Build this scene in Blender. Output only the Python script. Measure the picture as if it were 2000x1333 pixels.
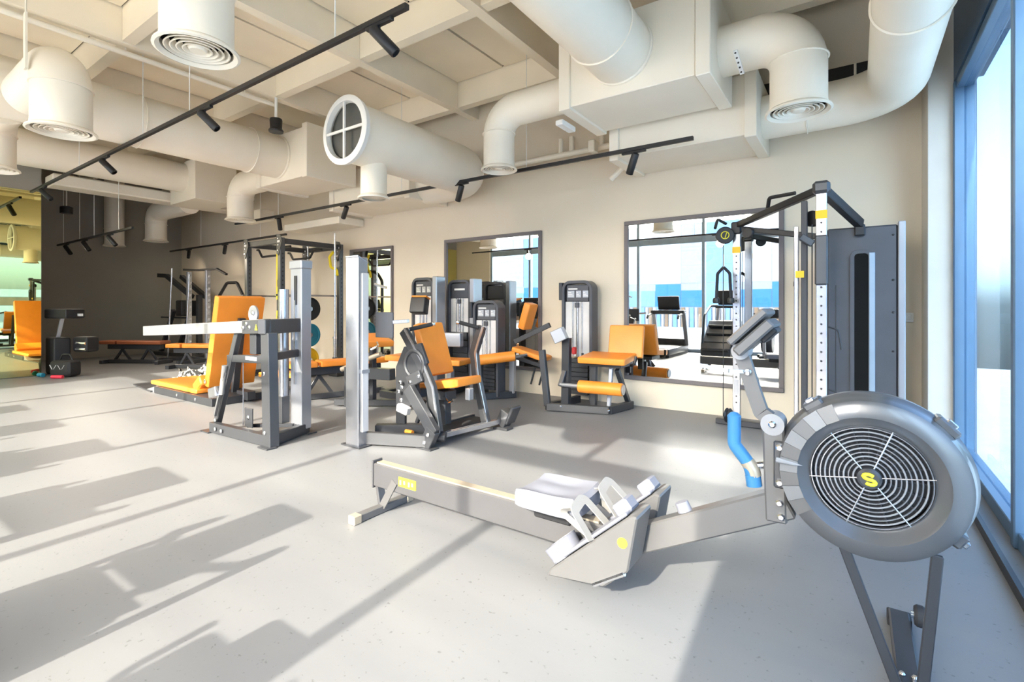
import bpy, bmesh, math, random
from mathutils import Vector as V, Matrix
random.seed(7)
PI = math.pi
S = bpy.context.scene
COL = S.collection
for _o in list(bpy.data.objects):
    bpy.data.objects.remove(_o)

# ------------------------------------------------------------------ camera
cam_d = bpy.data.cameras.new('camera')
cam = bpy.data.objects.new('camera', cam_d)
COL.objects.link(cam)
cam.location = (0, 0, 1.15)
cam.rotation_euler = (PI / 2, 0, math.radians(34.78))
cam_d.sensor_width = 36
cam_d.lens = 965 / 2000 * 36
cam_d.shift_y = -68.5 / 2000
cam_d.clip_start = 0.02
S.camera = cam

# ------------------------------------------------------------------ sky, sun, exposure
W = bpy.data.worlds.new('sky')
S.world = W
W.use_nodes = True
wn = W.node_tree.nodes
sky = wn.new('ShaderNodeTexSky')
sky.sky_type = 'NISHITA'
sky.sun_disc = False
sky.sun_elevation = math.radians(30)
sky.sun_rotation = math.radians(177)
sky.air_density = 1.0
sky.dust_density = 3.0
hsv = wn.new('ShaderNodeHueSaturation')      # hazy, slightly desaturated sky
hsv.inputs['Saturation'].default_value = .7
W.node_tree.links.new(sky.outputs[0], hsv.inputs['Color'])
W.node_tree.links.new(hsv.outputs[0], wn['Background'].inputs[0])
wn['Background'].inputs[1].default_value = .8
sun_d = bpy.data.lights.new('sun', 'SUN')
sun_d.energy = 6.7
sun_d.angle = math.radians(0.55)
sun_d.color = (1.0, 0.90, 0.77)
sun = bpy.data.objects.new('sun', sun_d)
COL.objects.link(sun)
sun.location = (0, -8, 8)
sun.rotation_euler = V((-0.055, 0.866, -0.5)).to_track_quat('-Z', 'Y').to_euler()
S.view_settings.view_transform = 'Standard'
S.view_settings.look = 'None'
S.view_settings.gamma = 1
S.view_settings.use_curve_mapping = False
S.view_settings.exposure = 1.08

# ------------------------------------------------------------------ materials
def new_mat(name):
    m = bpy.data.materials.new(name)
    m.use_nodes = True
    nt = m.node_tree
    return m, nt, nt.nodes['Principled BSDF']

def mat(name, col, rough=.5, metal=0, var=.06, scale=6, bump=0, bscale=120, coat=0, spec=.5):
    m, nt, p = new_mat(name)
    p.inputs['Roughness'].default_value = rough
    p.inputs['Metallic'].default_value = metal
    p.inputs['Coat Weight'].default_value = coat
    p.inputs['Specular IOR Level'].default_value = spec
    tc = nt.nodes.new('ShaderNodeTexCoord')
    nz = nt.nodes.new('ShaderNodeTexNoise')
    nz.inputs['Scale'].default_value = scale
    nz.inputs['Detail'].default_value = 4
    nt.links.new(tc.outputs['Object'], nz.inputs['Vector'])
    rp = nt.nodes.new('ShaderNodeValToRGB')
    rp.color_ramp.elements[0].position = .3
    rp.color_ramp.elements[1].position = .7
    rp.color_ramp.elements[0].color = tuple(c * (1 - var) for c in col) + (1,)
    rp.color_ramp.elements[1].color = tuple(min(1, c * (1 + var)) for c in col) + (1,)
    nt.links.new(nz.outputs['Fac'], rp.inputs['Fac'])
    nt.links.new(rp.outputs['Color'], p.inputs['Base Color'])
    if bump:
        n2 = nt.nodes.new('ShaderNodeTexNoise')
        n2.inputs['Scale'].default_value = bscale
        nt.links.new(tc.outputs['Object'], n2.inputs['Vector'])
        bp = nt.nodes.new('ShaderNodeBump')
        bp.inputs['Strength'].default_value = bump
        bp.inputs['Distance'].default_value = .003
        nt.links.new(n2.outputs['Fac'], bp.inputs['Height'])
        nt.links.new(bp.outputs['Normal'], p.inputs['Normal'])
    return m

WALL = mat('wall_paint', (.74, .65, .515), .75, var=.02, scale=1.5, bump=.08, bscale=60)
ENDWALL = mat('shaded_wall_paint', (.30, .28, .24), .7, var=.03, scale=1.5)  # beige wall in the shaded end, its shade put into the colour
WHITE = mat('white_paint', (.82, .81, .77), .6, var=.015)
PIER = mat('pier_paint', (.60, .55, .48), .65, var=.02)
CEIL = mat('ceiling_board_paint', (.88, .775, .60), .8, var=.05, scale=1.2)
BEAM = mat('beam_paint', (.88, .785, .62), .65, var=.03, scale=2)
DUCT = mat('duct_paint', (.86, .79, .66), .5, var=.03, scale=2, bump=.05, bscale=14)
DUCTD = mat('duct_inside', (.10, .10, .09), .8)
VOID = mat('dark_void', (.012, .011, .01), .9, spec=.1)
BLACK = mat('black_paint', (.015, .015, .017), .42)
RUBBER = mat('black_rubber', (.02, .02, .022), .75, bump=.2)
STEEL = mat('graphite_frame', (.088, .09, .097), .34, .55, var=.05, scale=3)
STEELD = mat('dark_frame', (.045, .047, .053), .4, .3)
STEELL = mat('light_grey_frame', (.40, .41, .44), .3, .6, var=.05, scale=2)
SILVER = mat('brushed_silver', (.52, .52, .545), .24, .9, var=.05, scale=30)
ARM = mat('pale_brushed_metal', (.24, .24, .255), .32, .35, var=.03)
CHROME = mat('chrome', (.78, .78, .80), .12, 1)
ROWER = mat('rower_grey', (.148, .144, .142), .36, .35, var=.05, scale=4)
ROWERD = mat('rower_rail_grey', (.115, .112, .115), .38, .4, var=.06, scale=5)
FLY = mat('flywheel_grey', (.125, .127, .133), .30, .45, var=.03, scale=3, coat=.25)
FLYL = mat('flywheel_light_grey', (.30, .30, .31), .38, .2)
FLYM = mat('flywheel_mid_grey', (.205, .205, .21), .4, .2)
SEATG = mat('seat_grey', (.19, .195, .23), .55)
STRAP = mat('strap_webbing', (.28, .27, .255), .8, bump=.3, bscale=300)
ORANGE = mat('orange_vinyl', (.86, .29, .035), .42, var=.06, scale=5, bump=.12, bscale=200)
BROWN = mat('brown_vinyl', (.30, .085, .03), .45)
PANEL = mat('shroud_white', (.62, .61, .61), .35, .05)
SHROUD = mat('shroud_graphite', (.075, .078, .09), .42, .3)
FRAME = mat('mirror_frame', (.16, .14, .14), .5)
BLUE = mat('blue_grip', (.045, .20, .42), .4)
YELLOW = mat('yellow_print', (.85, .75, .03), .5)
YSTRAP = mat('yellow_strap', (.85, .66, .02), .7)
RED = mat('red_paint', (.42, .02, .02), .5)
TEAL = mat('teal_rubber', (.01, .19, .28), .55)
REDP = mat('red_rubber', (.62, .03, .06), .55)
GREEN = mat('green_rubber', (.02, .25, .05), .55)
YELP = mat('yellow_rubber', (.90, .50, .01), .5)
ALU = mat('window_frame_blue', (.10, .17, .26), .35, .35, var=.04)
ALUD = mat('header_dark_blue', (.05, .10, .17), .4, .3)
ALUL = mat('window_frame_pale', (.30, .38, .46), .35, .4)
TAN = mat('rail_strip', (.55, .47, .36), .35, .5)
OUTW = mat('facade_white', (.75, .75, .76), .7)
OUTG = mat('facade_grey', (.40, .42, .46), .7)
OUTB = mat('facade_blue', (.03, .22, .62), .5)
OUTB2 = mat('facade_pale_blue', (.22, .42, .70), .5)
OUTBR = mat('facade_brown', (.35, .22, .13), .7)
GROUND = mat('paving_outside', (.74, .71, .66), .85, var=.1)
KIT = mat('black_bag_fabric', (.012, .012, .014), .6)

def camo_mat():
    m, nt, p = new_mat('patterned_fabric')
    tc = nt.nodes.new('ShaderNodeTexCoord'); nz = nt.nodes.new('ShaderNodeTexNoise')
    nz.inputs['Scale'].default_value = 16
    nt.links.new(tc.outputs['Object'], nz.inputs['Vector'])
    rp = nt.nodes.new('ShaderNodeValToRGB'); rp.color_ramp.interpolation = 'CONSTANT'
    e = rp.color_ramp.elements
    e[0].color = (.01, .01, .01, 1); e[1].position = .47; e[1].color = (.25, .23, .2, 1)
    x = e.new(.56); x.color = (.6, .58, .54, 1)
    nt.links.new(nz.outputs['Fac'], rp.inputs['Fac']); nt.links.new(rp.outputs['Color'], p.inputs['Base Color'])
    p.inputs['Roughness'].default_value = .85
    return m
CAMO = camo_mat()

def floor_mat():
    m, nt, p = new_mat('polished_concrete')
    L = nt.links.new
    tc = nt.nodes.new('ShaderNodeTexCoord')
    a = nt.nodes.new('ShaderNodeTexNoise'); a.inputs['Scale'].default_value = .9; a.inputs['Detail'].default_value = 6
    mp = nt.nodes.new('ShaderNodeMapping'); mp.inputs['Scale'].default_value = (.5, 2.0, 1)
    L(tc.outputs['Object'], mp.inputs['Vector']); L(mp.outputs['Vector'], a.inputs['Vector'])
    r1 = nt.nodes.new('ShaderNodeValToRGB')
    r1.color_ramp.elements[0].position = .3; r1.color_ramp.elements[0].color = (.165, .168, .176, 1)
    r1.color_ramp.elements[1].position = .7; r1.color_ramp.elements[1].color = (.212, .213, .215, 1)
    L(a.outputs['Fac'], r1.inputs['Fac'])
    b = nt.nodes.new('ShaderNodeTexNoise'); b.inputs['Scale'].default_value = 55; b.inputs['Detail'].default_value = 3
    L(tc.outputs['Object'], b.inputs['Vector'])
    r2 = nt.nodes.new('ShaderNodeValToRGB')
    r2.color_ramp.elements[0].position = .27; r2.color_ramp.elements[0].color = (.45, .45, .45, 1)
    r2.color_ramp.elements[1].position = .33; r2.color_ramp.elements[1].color = (1, 1, 1, 1)
    L(b.outputs['Fac'], r2.inputs['Fac'])
    mx = nt.nodes.new('ShaderNodeMixRGB'); mx.blend_type = 'MULTIPLY'; mx.inputs['Fac'].default_value = .6
    L(r1.outputs['Color'], mx.inputs[1]); L(r2.outputs['Color'], mx.inputs[2])
    L(mx.outputs['Color'], p.inputs['Base Color'])
    r3 = nt.nodes.new('ShaderNodeValToRGB')
    r3.color_ramp.elements[0].color = (.32, .32, .32, 1); r3.color_ramp.elements[1].color = (.55, .55, .55, 1)
    L(a.outputs['Fac'], r3.inputs['Fac']); L(r3.outputs['Color'], p.inputs['Roughness'])
    p.inputs['Specular IOR Level'].default_value = .4
    bp = nt.nodes.new('ShaderNodeBump'); bp.inputs['Strength'].default_value = .12; bp.inputs['Distance'].default_value = .002
    L(b.outputs['Fac'], bp.inputs['Height']); L(bp.outputs['Normal'], p.inputs['Normal'])
    return m
FLOOR = floor_mat()

def mirror_mat(name, col, rough=.01):
    m, nt, p = new_mat(name)
    p.inputs['Base Color'].default_value = col + (1,)
    p.inputs['Metallic'].default_value = 1
    p.inputs['Roughness'].default_value = rough
    return m
MIRROR = mirror_mat('mirror_silvering', (.86, .87, .85))
TINTED = mirror_mat('tinted_mirror', (.74, .72, .34))

def glass_mat(name, col, refl=1.0):
    m = bpy.data.materials.new(name); m.use_nodes = True
    nt = m.node_tree; nt.nodes.remove(nt.nodes['Principled BSDF'])
    t = nt.nodes.new('ShaderNodeBsdfTransparent'); t.inputs['Color'].default_value = col + (1,)
    g = nt.nodes.new('ShaderNodeBsdfGlossy'); g.inputs['Roughness'].default_value = .02
    f = nt.nodes.new('ShaderNodeLayerWeight'); f.inputs['Blend'].default_value = .5
    pw_ = nt.nodes.new('ShaderNodeMath'); pw_.operation = 'POWER'; pw_.inputs[1].default_value = 5
    ma_ = nt.nodes.new('ShaderNodeMath'); ma_.operation = 'MULTIPLY_ADD'; ma_.inputs[1].default_value = .9 * refl; ma_.inputs[2].default_value = .035 * refl
    nt.links.new(f.outputs['Facing'], pw_.inputs[0]); nt.links.new(pw_.outputs[0], ma_.inputs[0])
    mx = nt.nodes.new('ShaderNodeMixShader')
    nt.links.new(ma_.outputs[0], mx.inputs[0]); nt.links.new(t.outputs[0], mx.inputs[1]); nt.links.new(g.outputs[0], mx.inputs[2])
    nt.links.new(mx.outputs[0], nt.nodes['Material Output'].inputs['Surface'])
    return m
GLASS = glass_mat('clear_glass', (.93, .95, .95))
GLASSB = glass_mat('blue_glass', (.50, .62, .73), .6)

# ------------------------------------------------------------------ mesh helpers
def fillet(pts, rad, n=6):
    pts = [V(p) for p in pts]
    out = [pts[0]]
    for i in range(1, len(pts) - 1):
        a, b, c = pts[i - 1], pts[i], pts[i + 1]
        d1 = (a - b).normalized(); d2 = (c - b).normalized()
        ang = d1.angle(d2)
        if ang > PI - .02:
            out.append(b); continue
        t = min(rad / math.tan(ang / 2), (a - b).length * .49, (c - b).length * .49)
        r = t * math.tan(ang / 2)
        cen = b + (d1 + d2).normalized() * (r / math.sin(ang / 2))
        s, e = b + d1 * t - cen, b + d2 * t - cen
        tot = s.angle(e); ax = s.cross(e).normalized()
        for k in range(n + 1):
            out.append(cen + Matrix.Rotation(tot * k / n, 3, ax) @ s)
    out.append(pts[-1])
    return out

class B:
    def __init__(self): self.bm = bmesh.new()
    def box(self, c, s, rot=None):
        m = Matrix.Translation(V(c))
        if rot is not None:
            m = m @ (Matrix.Rotation(rot, 4, 'Z') if isinstance(rot, (int, float)) else rot.to_4x4())
        m = m @ Matrix.Diagonal(V((s[0], s[1], s[2], 1)))
        bmesh.ops.create_cube(self.bm, size=1, matrix=m)
        return self
    def bb(self, x0, x1, y0, y1, z0, z1):
        return self.box(((x0 + x1) / 2, (y0 + y1) / 2, (z0 + z1) / 2), (abs(x1 - x0), abs(y1 - y0), abs(z1 - z0)))
    def sweep(self, pts, sec, up=(0, 0, 1), closed=False, caps=True):
        pts = [V(p) for p in pts]
        d = (pts[1] - pts[0]).normalized()
        up = V(up)
        if abs(d.dot(up.normalized())) > .98: up = V((0, 1, 0)) if abs(d.y) < .9 else V((1, 0, 0))
        side = d.cross(up).normalized(); u = side.cross(d).normalized()
        ring = [pts[0] + side * a + u * b for a, b in sec]
        rings = [ring]
        for i in range(1, len(pts)):
            d0 = (pts[i] - pts[i - 1]).normalized()
            if i < len(pts) - 1:
                n = (d0 + (pts[i + 1] - pts[i]).normalized()).normalized()
            else: n = d0
            ring = [q + d0 * ((pts[i] - q).dot(n) / d0.dot(n)) for q in ring]
            rings.append(ring)
        vs = [[self.bm.verts.new(q) for q in r] for r in rings]
        k = len(sec)
        for a, b in zip(vs, vs[1:]):
            for j in range(k):
                self.bm.faces.new((a[j], a[(j + 1) % k], b[(j + 1) % k], b[j]))
        if caps:
            self.bm.faces.new(vs[0][::-1]); self.bm.faces.new(vs[-1])
        return self
    def bar(self, pts, w, h, up=(0, 0, 1)):
        return self.sweep(pts, [(-w / 2, -h / 2), (w / 2, -h / 2), (w / 2, h / 2), (-w / 2, h / 2)], up)
    def tube(self, pts, r, n=10, caps=True):
        return self.sweep(pts, [(r * math.cos(2 * PI * i / n), r * math.sin(2 * PI * i / n)) for i in range(n)], caps=caps)
    def lathe(self, prof, o, axis=(0, 0, 1), n=32, closed=False):
        o = V(o); ax = V(axis).normalized()
        t = V((1, 0, 0)) if abs(ax.x) < .9 else V((0, 1, 0))
        e1 = ax.cross(t).normalized(); e2 = ax.cross(e1)
        rings = []
        for r, h in prof:
            if r < 1e-6: rings.append([self.bm.verts.new(o + ax * h)])
            else: rings.append([self.bm.verts.new(o + ax * h + (e1 * math.cos(2 * PI * i / n) + e2 * math.sin(2 * PI * i / n)) * r) for i in range(n)])
        prs = list(zip(rings, rings[1:]))
        if closed: prs.append((rings[-1], rings[0]))
        for a, b in prs:
            for i in range(n):
                j = (i + 1) % n
                if len(a) == 1 and len(b) == 1: continue
                if len(a) == 1: self.bm.faces.new((a[0], b[i], b[j]))
                elif len(b) == 1: self.bm.faces.new((a[i], a[j], b[0]))
                else: self.bm.faces.new((a[i], a[j], b[j], b[i]))
        return self
    def cyl(self, p0, p1, r, n=16, r2=None):
        p0, p1 = V(p0), V(p1); h = (p1 - p0).length
        return self.lathe([(0, 0), (r, 0), (r if r2 is None else r2, h), (0, h)], p0, p1 - p0, n)
    def ring(self, o, axis, R, r, n=32, k=6):
        return self.lathe([(R + r * math.cos(2 * PI * i / k), r * math.sin(2 * PI * i / k)) for i in range(k)], o, axis, n, closed=True)
    def prism(self, pts, vec):
        a = [self.bm.verts.new(V(p)) for p in pts]; b = [self.bm.verts.new(V(p) + V(vec)) for p in pts]
        n = len(a)
        self.bm.faces.new(a[::-1]); self.bm.faces.new(b)
        for i in range(n): self.bm.faces.new((a[i], a[(i + 1) % n], b[(i + 1) % n], b[i]))
        return self
    def out(self, name, m, parent=None, bevel=0, seg=1, smooth=True):
        bm = self.bm
        bmesh.ops.recalc_face_normals(bm, faces=bm.faces)
        if bevel:
            es = [e for e in bm.edges if len(e.link_faces) == 2 and e.calc_face_angle(0) > .5]
            bmesh.ops.bevel(bm, geom=es, offset=bevel, segments=seg, affect='EDGES', profile=.6, clamp_overlap=True)
        org = V(parent['_o']) if parent is not None else V((0, 0, 0))
        if parent is None:
            xs = [v.co for v in bm.verts]
            lo = [min(c[i] for c in xs) for i in range(3)]; hi = [max(c[i] for c in xs) for i in range(3)]
            org = V(((lo[0] + hi[0]) / 2, (lo[1] + hi[1]) / 2, lo[2]))
        bmesh.ops.translate(bm, verts=bm.verts, vec=-org)
        me = bpy.data.meshes.new(name); bm.to_mesh(me); bm.free()
        me.materials.append(m)
        if smooth:
            me.shade_smooth(); me.set_sharp_from_angle(angle=.6)
        o = bpy.data.objects.new(name, me); COL.objects.link(o)
        o['_o'] = tuple(org)
        if parent is not None: o.parent = parent
        else: o.location = org
        return o

def thing(name, label, cat, loc=(0, 0, 0), group=None):
    o = bpy.data.objects.new(name, None); COL.objects.link(o)
    o.location = loc; o.empty_display_size = .1
    o['label'] = label; o['category'] = cat; o['_o'] = tuple(loc)
    if group: o['group'] = group
    return o
def tag(o, label, cat, group=None):
    o['label'] = label; o['category'] = cat
    if group: o['group'] = group
    return o
def struct(o, label=None):
    o['kind'] = 'structure'
    if label: o['label'] = label
    return o
def copy_tree(o, parent=None):
    c = o.copy(); COL.objects.link(c); c.parent = parent
    for ch in list(o.children): copy_tree(ch, c)
    return c
def bolts(parent, pts, axis=(0, -1, 0), r=.012, name='bolt', m=None):
    for p in pts:
        p = V(p); a = V(axis).normalized()
        B().lathe([(0, .009), (r * .6, .009), (r, .004), (r, -.002), (0, -.002)], p, a, 10).out(name, m or CHROME, parent)

# ------------------------------------------------------------------ room shell
XR, XL, YB, YF, ZC = .64, -14.0, 5.5, -1.6, 4.15
fl = struct(B().bb(XL - .1, XR + .1, YF - .15, YB + .1, -.12, 0).out('floor', FLOOR, smooth=False), 'pale grey polished concrete gym floor')
wb = struct(B().bb(XL - .1, XR + .1, YB, YB + .15, 0, ZC + .2).out('wall_back', WALL, smooth=False), 'beige painted wall with three framed mirrors')
struct(B().bb(XL - .15, XL, YF - .15, YB, 0, ZC + .2).out('wall_left', ENDWALL, smooth=False), 'dark shaded end wall of the gym')
# tinted mirror partition at the left
pw = struct(B().bb(XL, -11.0, YF, 2.26, 0, ZC).out('wall_partition', ENDWALL, smooth=False), 'dark partition block that carries the tinted mirror')
struct(B().bb(-11.0, -10.985, YF + .02, 2.255, .01, 3.02).out('tinted_mirror_panel', TINTED, pw, smooth=False))
# facade wall
fw = B()
fw.bb(XL, -9.6, YF - .15, YF, 0, ZC)
fw.bb(-9.6, XR, YF - .15, YF, 3.4, ZC)
fw.bb(-.18, XR + .05, YF - .15, YF + .1, 0, 3.4)
struct(fw.out('wall_front', WALL, smooth=False), 'beige wall around the street windows')
# column at the corner of mirror wall and side glazing
col = struct(B().bb(.47, XR, 5.05, YB, 0, ZC).out('wall_corner_pier', PIER, smooth=False), 'white corner pier beside the side glazing')
struct(B().bb(XR - .02, XR + .15, YF + .12, YB - .46, 2.87, ZC).out('wall_right', ALUD, smooth=False), 'dark blue metal header above the side glazing')

# ceiling: slab, panels, beams
ce = struct(B().bb(XL - .1, XR + .1, YF - .15, YB + .1, ZC + .03, ZC + .15).out('ceiling', VOID, smooth=False), 'beige coffered ceiling with beams')
gx = [-4.45 + 1.66 * k for k in range(-6, 4)]
gy = [3.5 - 1.6 * k for k in range(-1, 4)]
bw = .11
beam_me = {}
for x in gx:
    if XL < x < XR:
        B().bb(x - bw / 2, x + bw / 2, YF, YB, 3.80, ZC + .02).out('beam', BEAM, ce, smooth=False)
for y in gy:
    xs = sorted([XL] + [g for g in gx if XL < g < XR] + [XR])
    for a, b in zip(xs, xs[1:]):
        B().bb(a + bw / 2 + .002, b - bw / 2 - .002, y - bw / 2, y + bw / 2, 3.82, ZC + .02).out('cross_beam', BEAM, ce, smooth=False)
ys = sorted([YF] + gy + [YB])
xs = sorted([XL] + [g for g in gx if XL < g < XR] + [XR])
for a, b in zip(xs, xs[1:]):
    for c, d in zip(ys, ys[1:]):
        if d - c < .25: continue
        x0, x1, y0, y1 = a + bw / 2, b - bw / 2, c + bw / 2, d - bw / 2
        nx = 2 if x1 - x0 > .9 else 1
        for i in range(nx):
            u0 = x0 + (x1 - x0) * i / nx; u1 = x0 + (x1 - x0) * (i + 1) / nx
            B().bb(u0 + .016, u1 - .016, y0 + .016, y1 - .016, ZC, ZC + .028).out('ceiling_panel', CEIL, ce, smooth=False)

# ------------------------------------------------------------------ windows
def glazing(name, label, x_or_y, axis, posts, zt, transoms, fw_, fd, panemat, frmat, posts_thick=.07):
    w = struct(bpy.data.objects.new(name, None)); COL.objects.link(w); w['label'] = label
    def P(u0, u1, v0, v1, z0, z1):
        return (u0, u1, v0, v1, z0, z1) if axis == 'x' else (v0, v1, u0, u1, z0, z1)
    w['_o'] = (0, 0, 0)
    lo, hi = posts[0], posts[-1]
    for p in posts:
        B().bb(*P(p - posts_thick / 2, p + posts_thick / 2, x_or_y - fd / 2, x_or_y + fd / 2, 0, zt)).out('mullion', frmat, w, bevel=.006)
    for z0, z1 in [(0, .08), (zt - .06, zt)] + transoms:
        for a, b in zip(posts, posts[1:]):
            B().bb(*P(a + posts_thick / 2, b - posts_thick / 2, x_or_y - fw_ / 2, x_or_y + fw_ / 2, z0, z1)).out('transom', frmat, w, bevel=.004)
    zz = [.08] + [z for t in transoms for z in t] + [zt - .06]
    for a, b in zip(posts, posts[1:]):
        for k in range(0, len(zz), 2):
            B().bb(*P(a + posts_thick / 2, b - posts_thick / 2, x_or_y - .006, x_or_y + .006, zz[k], zz[k + 1])).out('pane', panemat, w, smooth=False)
    return w
glazing('window_1', 'street windows opposite the mirrors with grey mullions', YF - .08, 'x',
        [-9.55, -8.1, -6.4, -4.7, -3.05, -1.35, -.21], 3.4, [(2.72, 2.9)], .08, .14, GLASS, ALUL)
glazing('window_2', 'blue framed side glazing running along the right edge', XR + .04, 'y',
        [-1.5, .05, 1.70, 3.30, 5.02], 2.86, [], .10, .13, GLASSB, ALU, .06)
struct(B().bb(XR - .12, XR - .1, -1.45, 5.03, 0, .05).out('baseboard_right', BLACK, smooth=False), 'dark sill strip under the side glazing')

# ------------------------------------------------------------------ mirrors
def wall_mirror(x0, x1, label):
    t = thing('wall_mirror', label, 'mirror', ((x0 + x1) / 2, YB, .3), 'framed mirrors on the beige wall')
    z0, z1 = .30, 2.13
    f = .045
    B().bb(x0 + f, x1 - f, YB - .012, YB - .001, z0 + f, z1 - f).out('mirror_glass', MIRROR, t, smooth=False)
    for nm, a in (('frame_rail', (x0, x1, z0, z0 + f)), ('frame_rail', (x0, x1, z1 - f, z1)), ('frame_stile', (x0, x0 + f, z0 + f, z1 - f)), ('frame_stile', (x1 - f, x1, z0 + f, z1 - f))):
        B().bb(a[0], a[1], YB - .035, YB - .001, a[2], a[3]).out(nm, FRAME, t, bevel=.004)
wall_mirror(-2.21, -.57, 'largest dark framed wall mirror behind the cable machine')
wall_mirror(-5.03, -3.34, 'middle dark framed wall mirror behind the weight stack machines')
wall_mirror(-7.25, -6.16, 'farthest dark framed wall mirror beside the power rack')

# light switch, wall hooks
sw = thing('light_switch', 'white light switch plate on the beige wall near the pier', 'switch', (.37, YB, 1.05))
B().bb(.325, .415, YB - .012, YB - .001, 1.01, 1.09).out('plate', WHITE, sw, bevel=.003)
B().bb(.345, .365, YB - .017, YB - .011, 1.03, 1.07).out('rocker', WHITE, sw, bevel=.002)
B().bb(.375, .395, YB - .017, YB - .011, 1.03, 1.07).out('rocker', WHITE, sw, bevel=.002)
hk = thing('wall_hook', 'small black double wall hook right of the largest mirror', 'hook', (-.46, YB, 1.25))
for dx, z in ((-.015, 1.36), (.02, 1.37), (0, 1.27)):
    B().tube(fillet([(-.47 + dx, YB - .001, z + .03), (-.47 + dx, YB - .03, z + .02), (-.47 + dx, YB - .035, z - .02)], .01, 3), .005, 6).out('hook', BLACK, hk)

# ------------------------------------------------------------------ ducts
def diffuser(t, x, y, z, r):
    d = B().lathe([(r, .06), (r * 1.02, .02), (r * 1.16, .0), (r * 1.18, -.012), (r * 1.1, -.018), (r * .98, .0), (r * .97, .06)], (x, y, z), n=36, closed=True).out('diffuser', DUCT, t)
    for q in (.86, .70, .54, .38):
        B().lathe([(r * q, -.006), (r * q + .007, -.004), (r * q - .018, .03), (r * q - .025, .03)], (x, y, z), n=32, closed=True).out('louver_ring', DUCT, d)
    B().lathe([(0, -.008), (r * .22, -.008), (r * .28, .01), (r * .2, .03), (0, .03)], (x, y, z), n=24).out('louver_disc', DUCT, d)
    B().lathe([(0, .034), (r * .965, .034)], (x, y, z), n=24).out('throat', VOID, d)  # near-black disc, painted shade for the inside of the pipe
def seam(t, o, axis, r, w=.02):
    B().lathe([(r + .001, -w), (r + .012, -w * .6), (r + .012, w * .6), (r + .001, w)], o, axis, 40).out('seam_band', DUCT, t)
def boxduct(t, x0, x1, y0, y1, z0, z1, name='plenum_box'):
    return B().bb(x0, x1, y0, y1, z0, z1).out(name, DUCT, t, bevel=.006)

def supply_unit(xc, label, r_main, y_start, xl, xr, ro):
    t = thing('supply_duct', label, 'duct', (xc, 4.25, 2.9), 'supply ducts with plenum boxes')
    boxduct(t, xc - .56, xc + .52, 3.88, 4.63, 2.91, 3.58)
    for s in (xc - .6, xc + .58):
        B().bb(s - .055, s + .055, 3.86, 4.66, 2.89, 3.62).out('end_flange', DUCT, t, bevel=.006)
    B().tube([(xc - .08, y_start, 3.26), (xc - .08, 3.9, 3.26)], r_main, 40).out('main_pipe', DUCT, t)
    seam(t, (xc - .08, 3.87, 3.26), (0, 1, 0), r_main)
    yy = y_start + 1.2
    while yy < 3.6:
        seam(t, (xc - .08, yy, 3.26), (0, 1, 0), r_main, .006); yy += 1.25
    for x_end, sgn, rr in ((xl, -1, ro[0]), (xr, 1, ro[1])):
        if x_end is None: continue
        B().tube(fillet([(xc + sgn * .58, 4.25, 3.2), (x_end, 4.25, 3.2), (x_end, 4.25, 2.66)], rr * 1.45, 10), rr, 32).out('elbow_pipe', DUCT, t)
        seam(t, (x_end, 4.25, 2.98), (0, 0, 1), rr, .006)
        diffuser(t, x_end, 4.25, 2.61, rr)
    return t
t1 = supply_unit(-1.52, 'large beige supply duct with plenum box and two elbow outlets near the glazing', .265, -1.5, -3.12, -.35, (.165, .19))
t2 = supply_unit(-6.66, 'beige supply duct with plenum box above the power rack area', .29, -1.5, -8.55, None, (.20, .2))

def return_unit(xr0, xr1, pts, r, label, grille):
    t = thing('return_duct', label, 'duct', (xr0, 5.2, 2.7), 'return ducts along the beige wall')
    boxduct(t, xr0, xr1, 4.75, YB - .002, 2.66, 3.2, 'wall_box')
    for x in (xr0 + .03, xr1 - .03):
        B().bb(x - .05, x + .05, 4.72, YB - .002, 2.63, 3.23).out('end_flange', DUCT, t, bevel=.006)
    B().tube(pts, r, 36, caps=not grille).out('round_pipe', DUCT, t)
    return t
r1 = return_unit(-6.75, -5.0, fillet([(-5.02, 5.12, 2.9), (-4.17, 5.12, 2.9), (-4.17, 3.12, 2.9)], .48, 10), .30, 'beige return duct with round open end and white cross grille', True)
o = (-4.17, 3.10, 2.9)
B().lathe([(.30, .04), (.335, .03), (.345, -.02), (.33, -.03), (.285, -.03), (.275, .02)], o, (0, 1, 0), 44).out('end_ring', WHITE, r1)
B().lathe([(0, .05), (.295, .05)], o, (0, 1, 0), 40).out('dark_mesh', DUCTD, r1, smooth=False)
B().bb(-4.45, -3.89, 3.075, 3.09, 2.888, 2.912).out('grille_bar', WHITE, r1)
B().bb(-4.182, -4.158, 3.073, 3.091, 2.62, 3.18).out('grille_bar', WHITE, r1)
B().tube([(-4.17, 3.45, 2.7), (-4.17, 3.45, 2.30)], .135, 28).out('drop_pipe', DUCT, r1)
B().lathe([(.135, .03), (.165, .0), (.16, -.012), (.12, -.01)], (-4.17, 3.45, 2.29), n=28).out('drop_rim', DUCT, r1)
r2 = return_unit(-2.05, -.72, fillet([(-.72, 5.12, 2.9), (.27, 5.12, 2.9), (.27, -1.45, 2.9)], .40, 10), .195, 'beige round duct bending along the side glazing at upper right', False)
for y in (3.6, 2.3, 1.0): seam(r2, (.27, y, 2.9), (0, 1, 0), .195, .006)
seam(r2, (-.35, 5.12, 2.9), (1, 0, 0), .195, .006)
B().bb(-1.0, -.78, 4.9, 5.3, 3.2, 3.6).out('riser_box', DUCT, r2, bevel=.006)
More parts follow.
